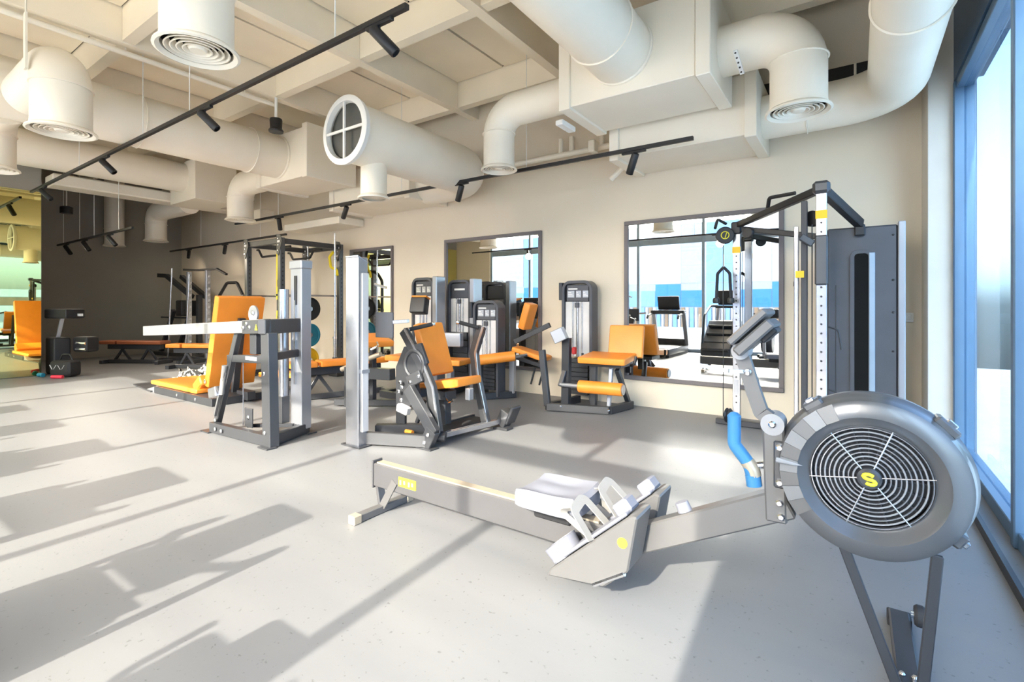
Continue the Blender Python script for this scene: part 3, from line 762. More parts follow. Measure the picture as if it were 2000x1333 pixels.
# leg extension machine
lx = thing('leg_extension_machine', 'leg extension machine with orange seat and roller left of the largest mirror', 'weight machine', (-2.4, 5.0, 0))
tower(lx, -2.90, -2.50, 5.30, 1.45)
B().bb(-2.94, -2.895, 5.22, 5.36, 1.22, 1.43).out('tower_cap', STEELD, lx, bevel=.006)
fr = B().bar([(-2.78, 4.68, .045), (-2.14, 4.88, .045)], .06, .08).out('front_base', STEEL, lx, bevel=.004)
B().bar([(-2.14, 4.88, .045), (-2.06, 5.32, .045)], .06, .08).out('side_base', STEELD, lx, bevel=.004)
B().bar([(-2.78, 4.68, .045), (-2.70, 5.28, .045)], .06, .08).out('side_base', STEELD, lx, bevel=.004)
B().bar([(-2.78, 4.69, .05), (-2.87, 4.72, .66)], .05, .07, (1, 0, 0)).out('front_post', STEEL, lx, bevel=.004)
B().bar([(-2.60, 4.78, .06), (-2.60, 4.80, .80)], .07, .09, (1, 0, 0)).out('lever_post', STEELD, lx, bevel=.004)
B().box((-2.66, 4.74, .83), (.14, .16, .14), RotZ(18) @ RotY(-25)).out('counterweight', STEELL, lx, bevel=.006)
B().bar([(-2.08, 5.28, .06), (-2.12, 5.05, .46)], .05, .05, (1, 0, 0)).out('rear_post', STEEL, lx, bevel=.004)
B().bar([(-2.35, 4.95, .06), (-2.35, 4.97, .55)], .06, .06, (1, 0, 0)).out('seat_post', STEEL, lx, bevel=.004)
B().bar([(-2.16, 4.92, .06), (-2.16, 5.0, .55)], .04, .04, (1, 0, 0)).out('seat_post', STEELL, lx, bevel=.004)
B().bb(-2.46, -2.0, 4.86, 5.16, .50, .545).out('seat_frame', STEELD, lx, bevel=.004)
pad(lx, (-2.20, 4.98, .585), (.52, .44, .07), RotZ(4) @ RotX(4))
pad(lx, (-2.09, 5.24, .755), (.38, .07, .36), RotZ(8) @ RotX(-14), name='backrest')
B().bar([(-2.09, 5.29, .40), (-2.09, 5.31, .80)], .06, .03, (0, 1, 0)).out('backrest_post', BLACK, lx, bevel=.003)
ro = B().tube([(-2.40, 4.70, .30), (-1.93, 4.74, .30)], .066, 24).out('leg_roller', ORANGE, lx, bevel=.006)
B().tube([(-2.62, 4.69, .30), (-2.40, 4.70, .30)], .022, 12).out('roller_axle', STEELL, lx)
B().lathe([(0, 0), (.05, 0), (.052, .012), (0, .012)], (-1.93, 4.74, .30), (1, .08, 0), 20).out('roller_cap', STEELL, ro)
B().bar([(-2.60, 4.76, .44), (-2.62, 4.69, .28)], .05, .05, (1, 0, 0)).out('swing_arm', STEEL, lx, bevel=.004)
for s in (-1, 1):
    B().tube(fillet([(-2.2 + s * .25, 5.0, .52), (-2.2 + s * .30, 4.98, .53), (-2.2 + s * .31, 5.0, .62)], .03, 4), .014, 10).out('side_handle', BLACK, lx)
B().bb(-2.545, -2.505, 4.80, 4.86, .62, .70).out('range_dial', RED, lx, bevel=.01)
bolts(lx, [(-2.05 + .0, 5.3, .06)], (1, 0, 0), .015)
bolts(lx, [(-2.62, 4.695, .06), (-2.13, 4.845, .05)], (0, -1, 0), .014)

# three selector machines in front of the middle mirror
m1 = thing('pulldown_machine', 'tall weight stack machine with orange back pad left of the middle mirror', 'weight machine', (-4.9, 4.7, 0), 'selector machines in front of the middle mirror')
tower(m1, -4.97, -4.57, 4.83, 1.53, side=(-4.57, -4.49))
B().bar([(-4.9, 4.8, .045), (-4.9, 4.2, .045), (-4.5, 4.15, .045)], .07, .08).out('base_frame', STEELD, m1, bevel=.004)
B().bar([(-4.65, 4.7, .05), (-4.65, 4.15, .05)], .07, .08).out('base_frame', STEELD, m1, bevel=.004)
pad(m1, (-4.48, 4.42, 1.15), (.20, .14, .20), RotZ(20) @ RotX(-15), m=BLACK, name='back_pad')
B().box((-4.47, 4.44, 1.255), (.20, .14, .02), RotZ(20) @ RotX(-15)).out('pad_top', ORANGE, m1, bevel=.006)
B().bar([(-4.62, 4.6, 1.15), (-4.5, 4.46, 1.2)], .05, .05).out('pad_arm', BLACK, m1, bevel=.004)
pad(m1, (-4.70, 4.36, .50), (.34, .34, .07), RotZ(10))
B().bar([(-4.70, 4.36, .06), (-4.70, 4.36, .46)], .07, .07, (1, 0, 0)).out('seat_post', STEEL, m1, bevel=.004)
m2 = thing('row_machine', 'weight stack machine with plain dark head between two other stacks', 'weight machine', (-4.3, 5.0, 0), 'selector machines in front of the middle mirror')
tower(m2, -4.55, -4.15, 5.09, 1.50, shield_z=.80, plac=False, side=(-4.15, -4.07))
B().bb(-4.44, -4.26, 5.03, 5.036, 1.36, 1.385).out('head_print', WHITE, m2)
B().bb(-4.50, -4.2, 5.0, 5.1, .70, .80).out('cross_plate', STEELD, m2, bevel=.004)
B().bar([(-4.35, 5.1, .045), (-4.15, 4.3, .045)], .07, .08).out('base_frame', STEELD, m2, bevel=.004)
pad(m2, (-4.10, 4.62, .46), (.36, .36, .07), RotZ(14))
B().bar([(-4.14, 4.62, .06), (-4.14, 4.62, .43)], .07, .07, (1, 0, 0)).out('seat_post', STEELL, m2, bevel=.004)
B().tube(fillet([(-4.55, 4.6, .86), (-4.45, 4.5, .80), (-4.38, 4.45, .58)], .05, 4), .025, 10).out('lever_arm', STEELD, m2)
pad(m2, (-4.22, 4.75, .72), (.26, .10, .18), RotZ(14), m=STEELL, name='chest_pad')
m3 = thing('leg_curl_machine', 'lower weight stack machine with orange roller at the right end of the stack row', 'weight machine', (-3.7, 4.9, 0), 'selector machines in front of the middle mirror')
tower(m3, -4.0, -3.60, 4.96, 1.22, shield_z=.50)
B().bb(-4.06, -4.003, 4.86, 5.02, 1.0, 1.20).out('tower_cap', STEELD, m3, bevel=.008)
B().bar([(-3.78, 4.72, .045), (-3.50, 5.12, .045)], .07, .08).out('base_frame', STEELD, m3, bevel=.004)
B().bar([(-3.80, 4.72, .045), (-3.95, 5.1, .045)], .07, .08).out('base_frame', STEELD, m3, bevel=.004)
B().bar([(-3.78, 4.74, .06), (-3.78, 4.76, .52)], .06, .07, (1, 0, 0)).out('front_post', STEEL, m3, bevel=.004)
B().bar([(-3.52, 5.08, .06), (-3.52, 5.08, .50)], .06, .07, (1, 0, 0)).out('rear_post', STEELL, m3, bevel=.004)
ro = B().tube([(-3.70, 4.62, .50), (-3.36, 4.90, .55)], .062, 22).out('leg_roller', ORANGE, m3, bevel=.004)
B().lathe([(0, 0), (.05, 0), (.05, .01), (0, .01)], (-3.70, 4.62, .50), (-.77, -.63, -.1), 18).out('roller_cap', STEEL, ro)
B().tube([(-3.40, 4.86, .53), (-3.25, 5.0, .56)], .02, 10).out('roller_axle', CHROME, m3)
pad(m3, (-3.30, 5.18, .56), (.46, .24, .06), RotZ(6) @ RotY(14))
B().bar([(-3.5, 5.15, .50), (-3.1, 5.2, .40)], .04, .05).out('seat_frame', STEELD, m3, bevel=.004)
B().bar([(-3.50, 5.1, .70), (-3.05, 5.2, .92)], .05, .06).out('lever_arm', STEELD, m3, bevel=.004)
B().box((-3.42, 5.28, 1.02), (.10, .20, .34), RotY(18)).out('backrest', ORANGE, m3, bevel=.02, seg=3)
for x in (-3.20, -3.08): B().tube([(x, 5.1, .40), (x - .03, 5.05, .20)], .012, 8).out('hand_grip', RUBBER, m3)

# ------------------------------------------------------------------ front press frame (machine with long silver arm)
pf = thing('lever_press_machine', 'graphite press frame with long silver lever arm left of centre', 'weight machine', (-4.2, 2.35, 0))
B().bar([(-3.92, 2.18, .05), (-4.81, 2.14, .05)], .06, .09).out('base_beam', STEEL, pf, bevel=.005)
B().bar([(-3.92, 2.20, .05), (-4.08, 2.62, .05)], .06, .09).out('base_beam', STEEL, pf, bevel=.005)
for x, y in ((-3.90, 2.15), (-4.85, 2.13), (-4.08, 2.63)): B().box((x, y, .006), (.14, .09, .012)).out('foot_plate', STEEL, pf, bevel=.003)
po = B().bar([(-3.915, 2.19, .0), (-3.945, 2.19, .93)], .085, .115, (1, 0, 0)).out('front_post', STEEL, pf, bevel=.006)
bolts(po, [(-3.93, 2.144, .12), (-3.94, 2.145, .60)], (0, -1, 0), .018)
cl = B().bb(-4.20, -4.03, 2.53, 2.63, .05, 1.54).out('weight_column', STEELL, pf, bevel=.006)
B().bb(-4.21, -4.02, 2.52, 2.64, 1.48, 1.56).out('column_cap', STEELL, cl, bevel=.01)
B().bb(-4.135, -4.095, 2.524, 2.532, 1.16, 1.42).out('column_slot', BLACK, cl)
B().bb(-4.125, -4.105, 2.515, 2.531, .45, 1.20).out('column_rib', SILVER, cl)
B().tube([(-4.25, 2.50, .30), (-4.25, 2.50, 1.30)], .042, 20).out('gas_tube', SILVER, pf)
B().tube([(-4.32, 2.52, .30), (-4.32, 2.52, 1.28)], .03, 16).out('gas_tube', SILVER, pf)
B().bb(-4.33, -4.19, 2.44, 2.52, .10, .34).out('tube_block', STEEL, pf, bevel=.005)
B().bar([(-3.95, 2.13, .98), (-4.09, 2.54, .98)], .075, .12).out('top_beam', STEEL, pf, bevel=.005)
am = B().bar([(-3.96, 2.17, .985), (-6.42, 2.17, .875)], .055, .105).out('lever_arm', ARM, pf, bevel=.005)
B().bar([(-3.93, 2.17, .985), (-4.28, 2.17, .97)], .065, .118).out('arm_sleeve', STEEL, am, bevel=.005)
B().prism([(-4.06, 2.134, .95), (-4.02, 2.134, .95), (-4.04, 2.134, 1.0)], (0, -.002, 0)).out('warning_sticker', YELLOW, am)
dk = B().prism([(-4.22 + .075 * math.cos(a), 2.20, 1.08 + .075 * math.sin(a)) for a in [2 * PI * k / 20 for k in range(20)]], (0, .014, 0)).out('cam_plate', STEELL, pf)
bolts(pf, [(-4.20, 2.135, 1.0), (-4.25, 2.135, .965), (-4.21, 2.195, 1.09), (-4.15, 2.135, .97)], (0, -1, 0), .02)
B().bar([(-4.80, 2.18, .08), (-4.43, 2.20, .98)], .05, .06, (1, 0, 0)).out('inclined_post', STEEL, pf, bevel=.005)
B().bar([(-4.74, 2.13, .16), (-4.60, 2.15, .56)], .022, .024, (1, 0, 0)).out('piston', SILVER, pf)
B().tube([(-4.66, 2.15, .36), (-4.60, 2.15, .62)], .022, 12).out('piston_body', STRAP, pf)
B().box((-4.76, 2.15, .37), (.14, .08, .09), RotY(-15)).out('piston_bracket', SILVER, pf, bevel=.006)
bolts(pf, [(-4.76, 2.14, .115), (-4.69, 2.108, .05), (-4.58, 2.108, .05)], (0, -1, 0), .018)
B().bar([(-4.62, 2.2, .68), (-3.94, 2.2, .71)], .05, .065).out('mid_beam', STEEL, pf, bevel=.005)
B().bar([(-3.94, 2.2, .73), (-4.1, 2.54, .73)], .05, .065).out('mid_beam', STEEL, pf, bevel=.005)
B().bb(-4.28, -4.10, 2.168, 2.174, .69, .72).out('logo_plate', PANEL, pf)
B().bb(-4.22, -4.12, 2.17, 2.24, .74, .92).out('carriage_block', STEELD, pf, bevel=.008)
B().bb(-4.50, -4.37, 2.27, 2.285, .07, .24).out('cable_guard', STEEL, pf, bevel=.004)
bolts(pf, [(-4.43, 2.268, .16), (-4.26, 2.438, .2)], (0, -1, 0), .018)
B().tube([(-4.50, 2.26, .08), (-4.50, 2.26, .70)], .004, 6).out('cable', SILVER, pf)
B().bar([(-4.5, 2.3, .07), (-4.1, 2.5, .09)], .03, .03).out('base_brace', STEELD, pf, bevel=.003)

# hip thrust bench behind it
hb = thing('hip_thrust_bench', 'low orange hip thrust bench with tall orange backrest behind the silver arm', 'bench', (-7.2, 3.0, 0))
B().prism([(-8.6, 2.75, .0), (-8.6, 3.2, 0), (-7.7, 3.2, 0), (-7.7, 2.65, 0)], (0, 0, .02)).out('ramp_plate', STEEL, hb, bevel=.003)
B().prism([(-8.0, 2.68, .0), (-7.55, 2.68, 0), (-7.55, 2.68, .10)], (0, .5, 0)).out('ramp', STEELL, hb, bevel=.003)
B().bb(-7.6, -6.0, 2.66, 3.25, 0, .09).out('platform', STEELD, hb, bevel=.006)
bolts(hb, [(-6.9, 2.658, .045), (-6.4, 2.658, .045)], (0, -1, 0), .02)
pad(hb, (-7.15, 2.98, .12), (1.35, .56, .055), name='seat')
pad(hb, (-6.55, 2.98, .20), (.22, .5, .14), RotY(-35), name='lumbar_pad', bev=.04)
pad(hb, (-6.28, 3.06, .72), (.11, .56, 1.12), RotY(14), name='backrest')
B().bar([(-6.3, 3.06, .08), (-6.12, 3.06, 1.0)], .08, .05, (1, 0, 0)).out('backrest_post', STEELD, hb, bevel=.004)
B().bar([(-6.15, 3.06, .08), (-5.9, 3.06, .08)], .1, .1).out('rear_base', STEELD, hb, bevel=.004)
pad(hb, (-6.0, 3.52, .28), (.55, .26, .06), RotZ(20), name='side_pad')
B().bar([(-6.25, 3.45, .06), (-5.8, 3.6, .06)], .2, .1).out('side_base', STEELD, hb, bevel=.004)
bolts(hb, [(-6.42, 2.77, .24)], (0, -1, 0), .03)

# ------------------------------------------------------------------ chest press machine in the centre
cp = thing('chest_press_machine', 'plate loaded chest press with orange seat beside the tall silver column', 'weight machine', (-3.0, 3.2, 0))
cc = B().bb(-3.46, -3.30, 2.57, 2.67, .0, 1.55).out('weight_column', SILVER, cp, bevel=.006)
B().prism([(-3.46, 2.57, 1.55), (-3.30, 2.57, 1.55), (-3.30, 2.67, 1.50), (-3.46, 2.67, 1.50)], (0, 0, .012)).out('column_cap', STEELL, cc)
B().bb(-3.30, -3.286, 2.60, 2.668, .12, 1.42).out('column_cover', PANEL, cc, bevel=.006)
B().bb(-3.302, -3.282, 2.595, 2.672, .60, .63).out('cover_clip', STEELL, cc)
B().box((-3.38, 2.61, .006), (.24, .12, .012)).out('foot_plate', STEEL, cp, bevel=.003)
B().bb(-3.27, -3.06, 2.72, 2.735, .89, 1.10).out('guard_plate', SHROUD, cp, bevel=.004)
B().bar([(-3.06, 2.73, 1.02), (-2.92, 2.76, 1.03)], .03, .03).out('guard_bracket', SILVER, cp, bevel=.003)
B().tube([(-3.28, 2.72, 1.33), (-3.18, 2.76, 1.30)], .012, 8).out('pin', CHROME, cp)
bs = B().bar([(-3.36, 2.65, .06), (-2.84, 2.88, .06)], .05, .10).out('base_beam', STEEL, cp, bevel=.005)
B().prism([(-2.97, 2.848, .03), (-2.93, 2.848, .03), (-2.95, 2.848, .075)], (.001, -.003, 0)).out('warning_sticker', YELLOW, bs)
B().bar([(-3.36, 2.8, .10), (-2.98, 3.1, .10)], .08, .08).out('cross_beam', STEELD, cp, bevel=.005)
B().bar([(-2.86, 2.885, .0), (-2.77, 2.885, .16)], .06, .11, (1, 0, 0)).out('near_foot', STEEL, cp, bevel=.005)
B().bar([(-2.75, 2.885, .13), (-3.05, 2.885, .47)], .055, .10, (1, 0, 0)).out('near_strut', STEEL, cp, bevel=.005)
bolts(cp, [(-2.80, 2.852, .12), (-2.84, 2.852, .05), (-3.03, 2.91, .48), (-3.18, 2.91, .50), (-3.2, 2.91, .42)], (0, -1, 0), .018)
B().box((-2.83, 2.88, .006), (.16, .10, .012)).out('foot_plate', STEEL, cp, bevel=.003)
# disc plate and pivot
B().prism([(-3.28, 2.95, .0), (-3.28, 2.95, .62), (-3.18, 2.95, .80), (-2.98, 2.95, .84), (-2.90, 2.95, .68), (-3.04, 2.95, .56), (-3.0, 2.95, .42), (-3.10, 2.95, .30), (-3.17, 2.95, .26), (-3.17, 2.95, .0)], (0, .03, 0)).out('pivot_plate', STEELD, cp, bevel=.004)
B().ring((-3.05, 2.955, .66), (0, 1, 0), .11, .022, 28, 8).out('cam_ring', STEELD, cp)
B().box((-3.02, 2.925, .54), (.17, .03, .10), RotY(-25)).out('pivot_bracket', STEEL, cp, bevel=.006)
bolts(cp, [(-3.06, 2.908, .51), (-2.96, 2.908, .57), (-3.2, 2.948, .45), (-3.21, 2.948, .34)], (0, -1, 0), .018)
# lever arms
na = B().bar(fillet([(-3.20, 2.97, .94), (-2.98, 2.97, .66), (-2.87, 2.97, .48), (-2.80, 2.97, .12)], .08, 5), .05, .085, (1, 0, 0)).out('press_arm', STEEL, cp, bevel=.006)
B().bar(fillet([(-3.165, 2.945, .955), (-2.945, 2.945, .675), (-2.835, 2.945, .485), (-2.765, 2.945, .12)], .08, 5), .012, .02, (1, 0, 0)).out('arm_edge', SILVER, na)
B().tube([(-3.17, 3.0, .945), (-3.06, 3.18, .99)], .018, 12).out('hand_grip', RUBBER, na)
for q in ((-3.172, 2.99, .942), (-3.058, 3.185, .991)): B().lathe([(0, -.012), (.02, -.012), (.023, 0), (.02, .012), (0, .012)], q, (.4, .8, .2), 12).out('grip_cap', CHROME, na)
fa = B().bar(fillet([(-2.84, 3.60, .96), (-2.93, 3.60, .72), (-2.90, 3.60, .48), (-2.79, 3.60, .07)], .08, 5), .05, .085, (1, 0, 0)).out('press_arm', STEEL, cp, bevel=.006)
B().bar(fillet([(-2.805, 3.57, .96), (-2.895, 3.57, .72), (-2.865, 3.57, .48), (-2.755, 3.57, .07)], .08, 5), .012, .02, (1, 0, 0)).out('arm_edge', SILVER, fa)
B().tube([(-2.86, 3.57, .95), (-3.0, 3.46, 1.0)], .018, 12).out('hand_grip', RUBBER, fa)
B().lathe([(0, -.012), (.02, -.012), (.023, 0), (.02, .012), (0, .012)], (-3.005, 3.455, 1.0), (.7, .5, -.2), 12).out('grip_cap', CHROME, fa)
# seat & backrest
pad(cp, (-2.94, 3.28, .47), (.44, .34, .07), RotY(-9) @ RotZ(2), name='seat')
pad(cp, (-3.145, 3.28, .76), (.08, .32, .48), RotY(-18), name='backrest')
B().bar([(-3.0, 3.28, .10), (-3.02, 3.28, .44)], .08, .08, (1, 0, 0)).out('seat_post', STEELD, cp, bevel=.005)
B().box((-2.94, 3.2, .38), (.16, .14, .08)).out('seat_slider', STEELD, cp, bevel=.006)
B().tube(fillet([(-2.88, 3.14, .37), (-2.80, 3.10, .34), (-2.74, 3.09, .37)], .02, 4), .011, 8).out('seat_lever', CHROME, cp)
B().box((-2.70, 3.25, .40), (.05, .06, .10)).out('seat_stop', STEELL, cp, bevel=.006)
B().bar([(-3.14, 3.28, .10), (-3.30, 3.28, .90)], .06, .06, (1, 0, 0)).out('backrest_post', STEEL, cp, bevel=.005)
B().bar([(-3.05, 3.28, .40), (-3.10, 2.98, .40)], .07, .07).out('cross_bar', STEELD, cp, bevel=.005)
# foot platform
B().bb(-3.12, -2.86, 3.05, 3.75, .055, .075).out('foot_platform', RUBBER, cp, bevel=.003)
B().bar([(-2.84, 2.98, .07), (-2.74, 3.72, .07)], .05, .045).out('front_bar', SILVER, cp, bevel=.005)
B().bar([(-3.12, 3.02, .07), (-3.08, 3.78, .07)], .03, .03).out('rear_bar', STEELD, cp, bevel=.003)
B().tube([(-2.90, 2.94, .085), (-2.76, 3.02, .075)], .045, 14).out('pivot_bush', STEELD, cp)
B().box((-2.70, 3.78, .10), (.10, .12, .15), RotY(25)).out('far_bracket', STEEL, cp, bevel=.006)
B().box((-2.63, 3.80, .13), (.03, .14, .18), RotY(25)).out('far_bracket', STEELD, cp, bevel=.006)
B().box((-2.70, 3.74, .012), (.16, .10, .024)).out('foot_plate', STEEL, cp, bevel=.003)
B().bar([(-3.05, 2.98, .16), (-2.96, 2.98, .36)], .03, .03, (1, 0, 0)).out('stop_rod', STEELD, cp, bevel=.003)
B().tube([(-3.12, 2.92, .09), (-3.04, 2.92, .09)], .018, 10).out('bumper', ORANGE, cp)
B().box((-3.16, 2.93, .27), (.13, .06, .07), RotY(12)).out('white_stop', PANEL, cp, bevel=.01)
# preacher-like bench behind the column
pb = thing('preacher_bench', 'small bench with raised orange pad behind the chest press', 'bench', (-4.6, 4.0, 0))
pad(pb, (-4.55, 3.75, .76), (.44, .34, .07), RotZ(-20) @ RotY(10))
B().bar([(-4.55, 3.75, .05), (-4.55, 3.75, .72)], .06, .06, (1, 0, 0)).out('post', STEELD, pb, bevel=.004)
B().bar([(-4.9, 3.5, .05), (-4.15, 3.95, .05)], .07, .07).out('base', STEELD, pb, bevel=.004)
B().bar([(-4.75, 3.55, .40), (-4.05, 3.6, .42)], .09, .12).out('cross_beam', STEEL, pb, bevel=.004)
B().tube([(-4.85, 3.55, .42), (-4.30, 3.65, .62)], .028, 12).out('support_tube', TAN, pb)
B().bar([(-4.75, 3.55, .0), (-4.75, 3.55, .45)], .05, .05, (1, 0, 0)).out('leg', STEELD, pb, bevel=.004)
B().tube(fillet([(-4.3, 3.6, .75), (-4.22, 3.55, .72), (-4.28, 3.5, .68)], .03, 4), .012, 8).out('handle_loop', CHROME, pb)

# flat bench
def flat_bench(c, L, ang, label, m=ORANGE, z=.44):
    t = thing('weight_bench', label, 'bench', (c[0], c[1], 0), 'flat weight benches')
    d = V((math.cos(ang), math.sin(ang), 0)); n = V((-d.y, d.x, 0)); c = V((c[0], c[1], 0))
    rz = Matrix.Rotation(ang, 3, 'Z')
    B().box(c + d * (L * .12) + V((0, 0, z)), (L * .72, .28, .07), rz).out('back_pad', m, t, bevel=.02, seg=3)
    B().box(c - d * (L * .40) + V((0, 0, z)), (L * .26, .28, .07), rz).out('seat_pad', m, t, bevel=.02, seg=3)
    B().bar([c - d * L * .45 + V((0, 0, z - .09)), c + d * L * .42 + V((0, 0, z - .09))], .10, .09).out('spine', STEELD, t, bevel=.004)
    B().bar([c - d * L * .45 + V((0, 0, .04)), c + d * L * .45 + V((0, 0, .04))], .08, .07).out('base_rail', STEEL, t, bevel=.004)
    for e in (-1, 1):
        B().bar([c + d * L * .45 * e - n * .2 + V((0, 0, .035)), c + d * L * .45 * e + n * .2 + V((0, 0, .035))], .07, .07).out('foot', STEEL, t, bevel=.004)
    for a, b in ((-.25, -.1), (-.22, -.36), (.2, .34), (.2, .08)):
        B().bar([c + d * L * a + V((0, 0, z - .12)), c + d * L * b + V((0, 0, .06))], .04, .035, n).out('brace', STEELD, t, bevel=.003)
    return t
flat_bench((-5.36, 3.92), 1.2, math.radians(72), 'flat orange weight bench left of the tall silver column')
flat_bench((-11.85, 3.85), 1.3, math.radians(30), 'reddish flat weight bench in the shade by the end wall', BROWN, .42)
flat_bench((-9.9, 4.2), 1.1, math.radians(30), 'orange weight bench inside the far squat rack', ORANGE, .42)

# ------------------------------------------------------------------ power rack
pr = thing('power_rack', 'black power rack with pull up bars in front of the farthest mirror', 'power rack', (-7.8, 4.75, 0))
RX, RYs, RH = (-8.2, -7.22), (4.2, 5.25), 2.2
def upright(t, x, y, h, face=-1):
    o = B().bb(x - .04, x + .04, y - .04, y + .04, .0, h).out('upright', STEEL, t, bevel=.005)
    for k in range(26):
        z = .25 + k * (h - .5) / 25
        B().cyl((x + .0415, y, z), (x + .039, y, z), .014, 8).out('peg_hole', BLACK, o)
    B().box((x, y, .012), (.2, .2, .024)).out('foot_plate', STEELD, o, bevel=.003)
    return o
for x in RX:
    for y in RYs:
        u = upright(pr, x, y, RH)
        B().prism([(x, y - .042, RH - .28), (x + .10, y - .042, RH - .06), (x + .06, y - .042, RH + .03), (x - .045, y - .042, RH + .05), (x - .045, y - .042, RH - .25)], (0, -.008, 0)).out('gusset', STEELD, u)
        bolts(u, [(x - .01, y - .051, RH - .02), (x, y - .051, RH - .12), (x - .01, y - .051, RH - .2)], (0, -1, 0), .014)
        B().bb(x - .02, x + .05, y - .055, y - .05, RH - .08, RH - .05).out('name_plate', PANEL, u)
for y in RYs: B().bar([(RX[0], y, RH - .05), (RX[1], y, RH - .05)], .06, .08).out('top_beam', STEELD, pr, bevel=.004)
for x in RX: B().bar([(x, RYs[0], RH - .05), (x, RYs[1], RH - .05)], .06, .08).out('side_beam', STEELD, pr, bevel=.004)
for x in RX: B().bar([(x, RYs[0], .05), (x, RYs[1], .05)], .06, .08).out('base_beam', STEELD, pr, bevel=.004)
for y in (4.35, 4.9):
    B().tube(fillet([(RX[0], y, RH - .12), (-8.15, y, RH - .12), (-8.05, y, RH - .24), (-7.55, y, RH - .24), (-7.45, y, RH - .12), (RX[1], y, RH - .12)], .04, 4), .018, 10).out('pull_up_bar', BLACK, pr)
for x, z in ((-7.3, 1.32), (-8.3, 1.32)):
    B().tube([(x, RYs[0] - .05, z), (x, RYs[1] + .1, z)], .016, 10).out('safety_bar', SILVER, pr)
for z in (1.5, .95): B().box((-7.24, 4.2, z), (.10, .06, .12)).out('j_hook', BLACK, pr, bevel=.01)
ys_ = thing('suspension_strap', 'yellow suspension strap hanging from the power rack', 'strap', (-7.55, 4.3, .8))
B().sweep([(-7.42, 4.26, 2.0), (-7.42, 4.26, 1.25)], [(-.035, -.006), (.035, -.006), (.035, .006), (-.035, .006)]).out('webbing', YSTRAP, ys_)
B().tube([(-7.42, 4.26, 1.25), (-7.42, 4.26, 1.08)], .016, 8).out('buckle', BLACK, ys_)
B().sweep([(-7.42, 4.26, 1.08), (-7.43, 4.26, .62)], [(-.03, -.006), (.03, -.006), (.03, .006), (-.03, .006)]).out('lower_webbing', YSTRAP, ys_)
B().tube(fillet([(-7.48, 4.26, .66), (-7.50, 4.26, .52), (-7.36, 4.26, .52), (-7.38, 4.26, .66)], .02, 3), .012, 8).out('handle', BLACK, ys_)
y2 = thing('resistance_band', 'yellow band looped on the right rear post of the power rack', 'band', (-7.25, 5.2, 1.7))
B().tube(fillet([(-7.22, 5.12, 2.06), (-7.30, 5.10, 1.98), (-7.26, 5.10, 1.80), (-7.16, 5.14, 1.76), (-7.14, 5.14, 1.66)], .04, 4), .022, 8).out('loop', YSTRAP, y2)

# plate stand with coloured plates
ps = thing('plate_stand', 'black plate storage post with bent tube inside the power rack', 'plate rack', (-7.6, 4.95, 0))
B().bb(-7.74, -7.68, 4.86, 4.92, .04, 1.45).out('post', STEELD, ps, bevel=.004)
B().bb(-7.95, -7.45, 4.75, 5.05, 0, .05).out('base', STEELD, ps, bevel=.005)
B().tube(fillet([(-7.74, 4.89, 1.80), (-7.45, 4.75, 1.80), (-7.35, 4.70, 1.62), (-7.35, 4.70, .06)], .15, 7), .03, 14).out('bent_tube', BLACK, ps)
B().bb(-7.74, -7.68, 4.86, 4.92, 1.45, 1.86).out('post_top', BLACK, ps, bevel=.004)
PZ = (1.10, .66, .25)
for z in PZ: B().tube([(-7.69, 4.89, z), (-7.50, 4.89, z)], .024, 12).out('peg', SILVER, ps)
def plate(x, z, r, m, label, y=4.89):
    t = thing('weight_plate', label, 'weight plate', (x, y, z), 'bumper plates on the storage post')
    B().lathe([(.026, -.03), (r * .35, -.03), (r * .4, -.02), (r * .82, -.02), (r * .87, -.03), (r * .98, -.03), (r, -.024), (r, .024), (r * .98, .03), (r * .87, .03), (r * .82, .02), (r * .4, .02), (r * .35, .03), (.026, .03)], (x, y, z), (1, 0, 0), 36, closed=True).out('disc', m, t)
    B().lathe([(.026, -.032), (.045, -.032), (.045, .032), (.026, .032)], (x, y, z), (1, 0, 0), 20, closed=True).out('bushing', SILVER, t)
plate(-7.63, PZ[0], .195, GREEN, 'green bumper plate on the top peg behind the black one')
plate(-7.555, PZ[0], .195, RUBBER, 'black bumper plate on the top storage peg')
plate(-7.63, PZ[1], .195, REDP, 'red bumper plate behind the teal one on the middle peg')
plate(-7.555, PZ[1], .195, TEAL, 'teal bumper plate on the middle storage peg')
plate(-7.6, PZ[2], .195, YELP, 'yellow bumper plate on the lowest storage peg')
# vertical bars
def vbar(x, y, z0, z1, label, r=.014):
    t = thing('barbell', label, 'barbell', (x, y, z0), 'barbells standing upright')
    B().tube([(x, y, z0 + .34), (x, y, z1 - .3)], r, 12).out('shaft', SILVER, t)
    B().tube([(x, y, z0), (x, y, z0 + .34)], r * 1.8, 14).out('sleeve', SILVER, t)
    B().tube([(x, y, z1 - .3), (x, y, z1)], r * 1.2, 14).out('sleeve', SILVER, t)
    B().lathe([(0, -.015), (r * 2.4, -.015), (r * 2.4, .015), (0, .015)], (x, y, z0 + .345), n=16).out('collar', CHROME, t)
vbar(-7.08, 5.05, .28, 2.35, 'upright barbell right of the power rack by the farthest mirror')
vbar(-7.95, 5.12, .1, 2.25, 'upright barbell inside the power rack beside the coloured plates')
bh = thing('barbell_holder', 'black floor holder under the upright barbells', 'barbell holder', (-7.1, 5.05, 0))
B().bb(-7.11, -6.9, 4.95, 5.15, 0, .10).out('base', BLACK, bh, bevel=.006)
B().tube([(-7.08, 5.05, .1), (-7.08, 5.05, .30)], .04, 14).out('cup', BLACK, bh)

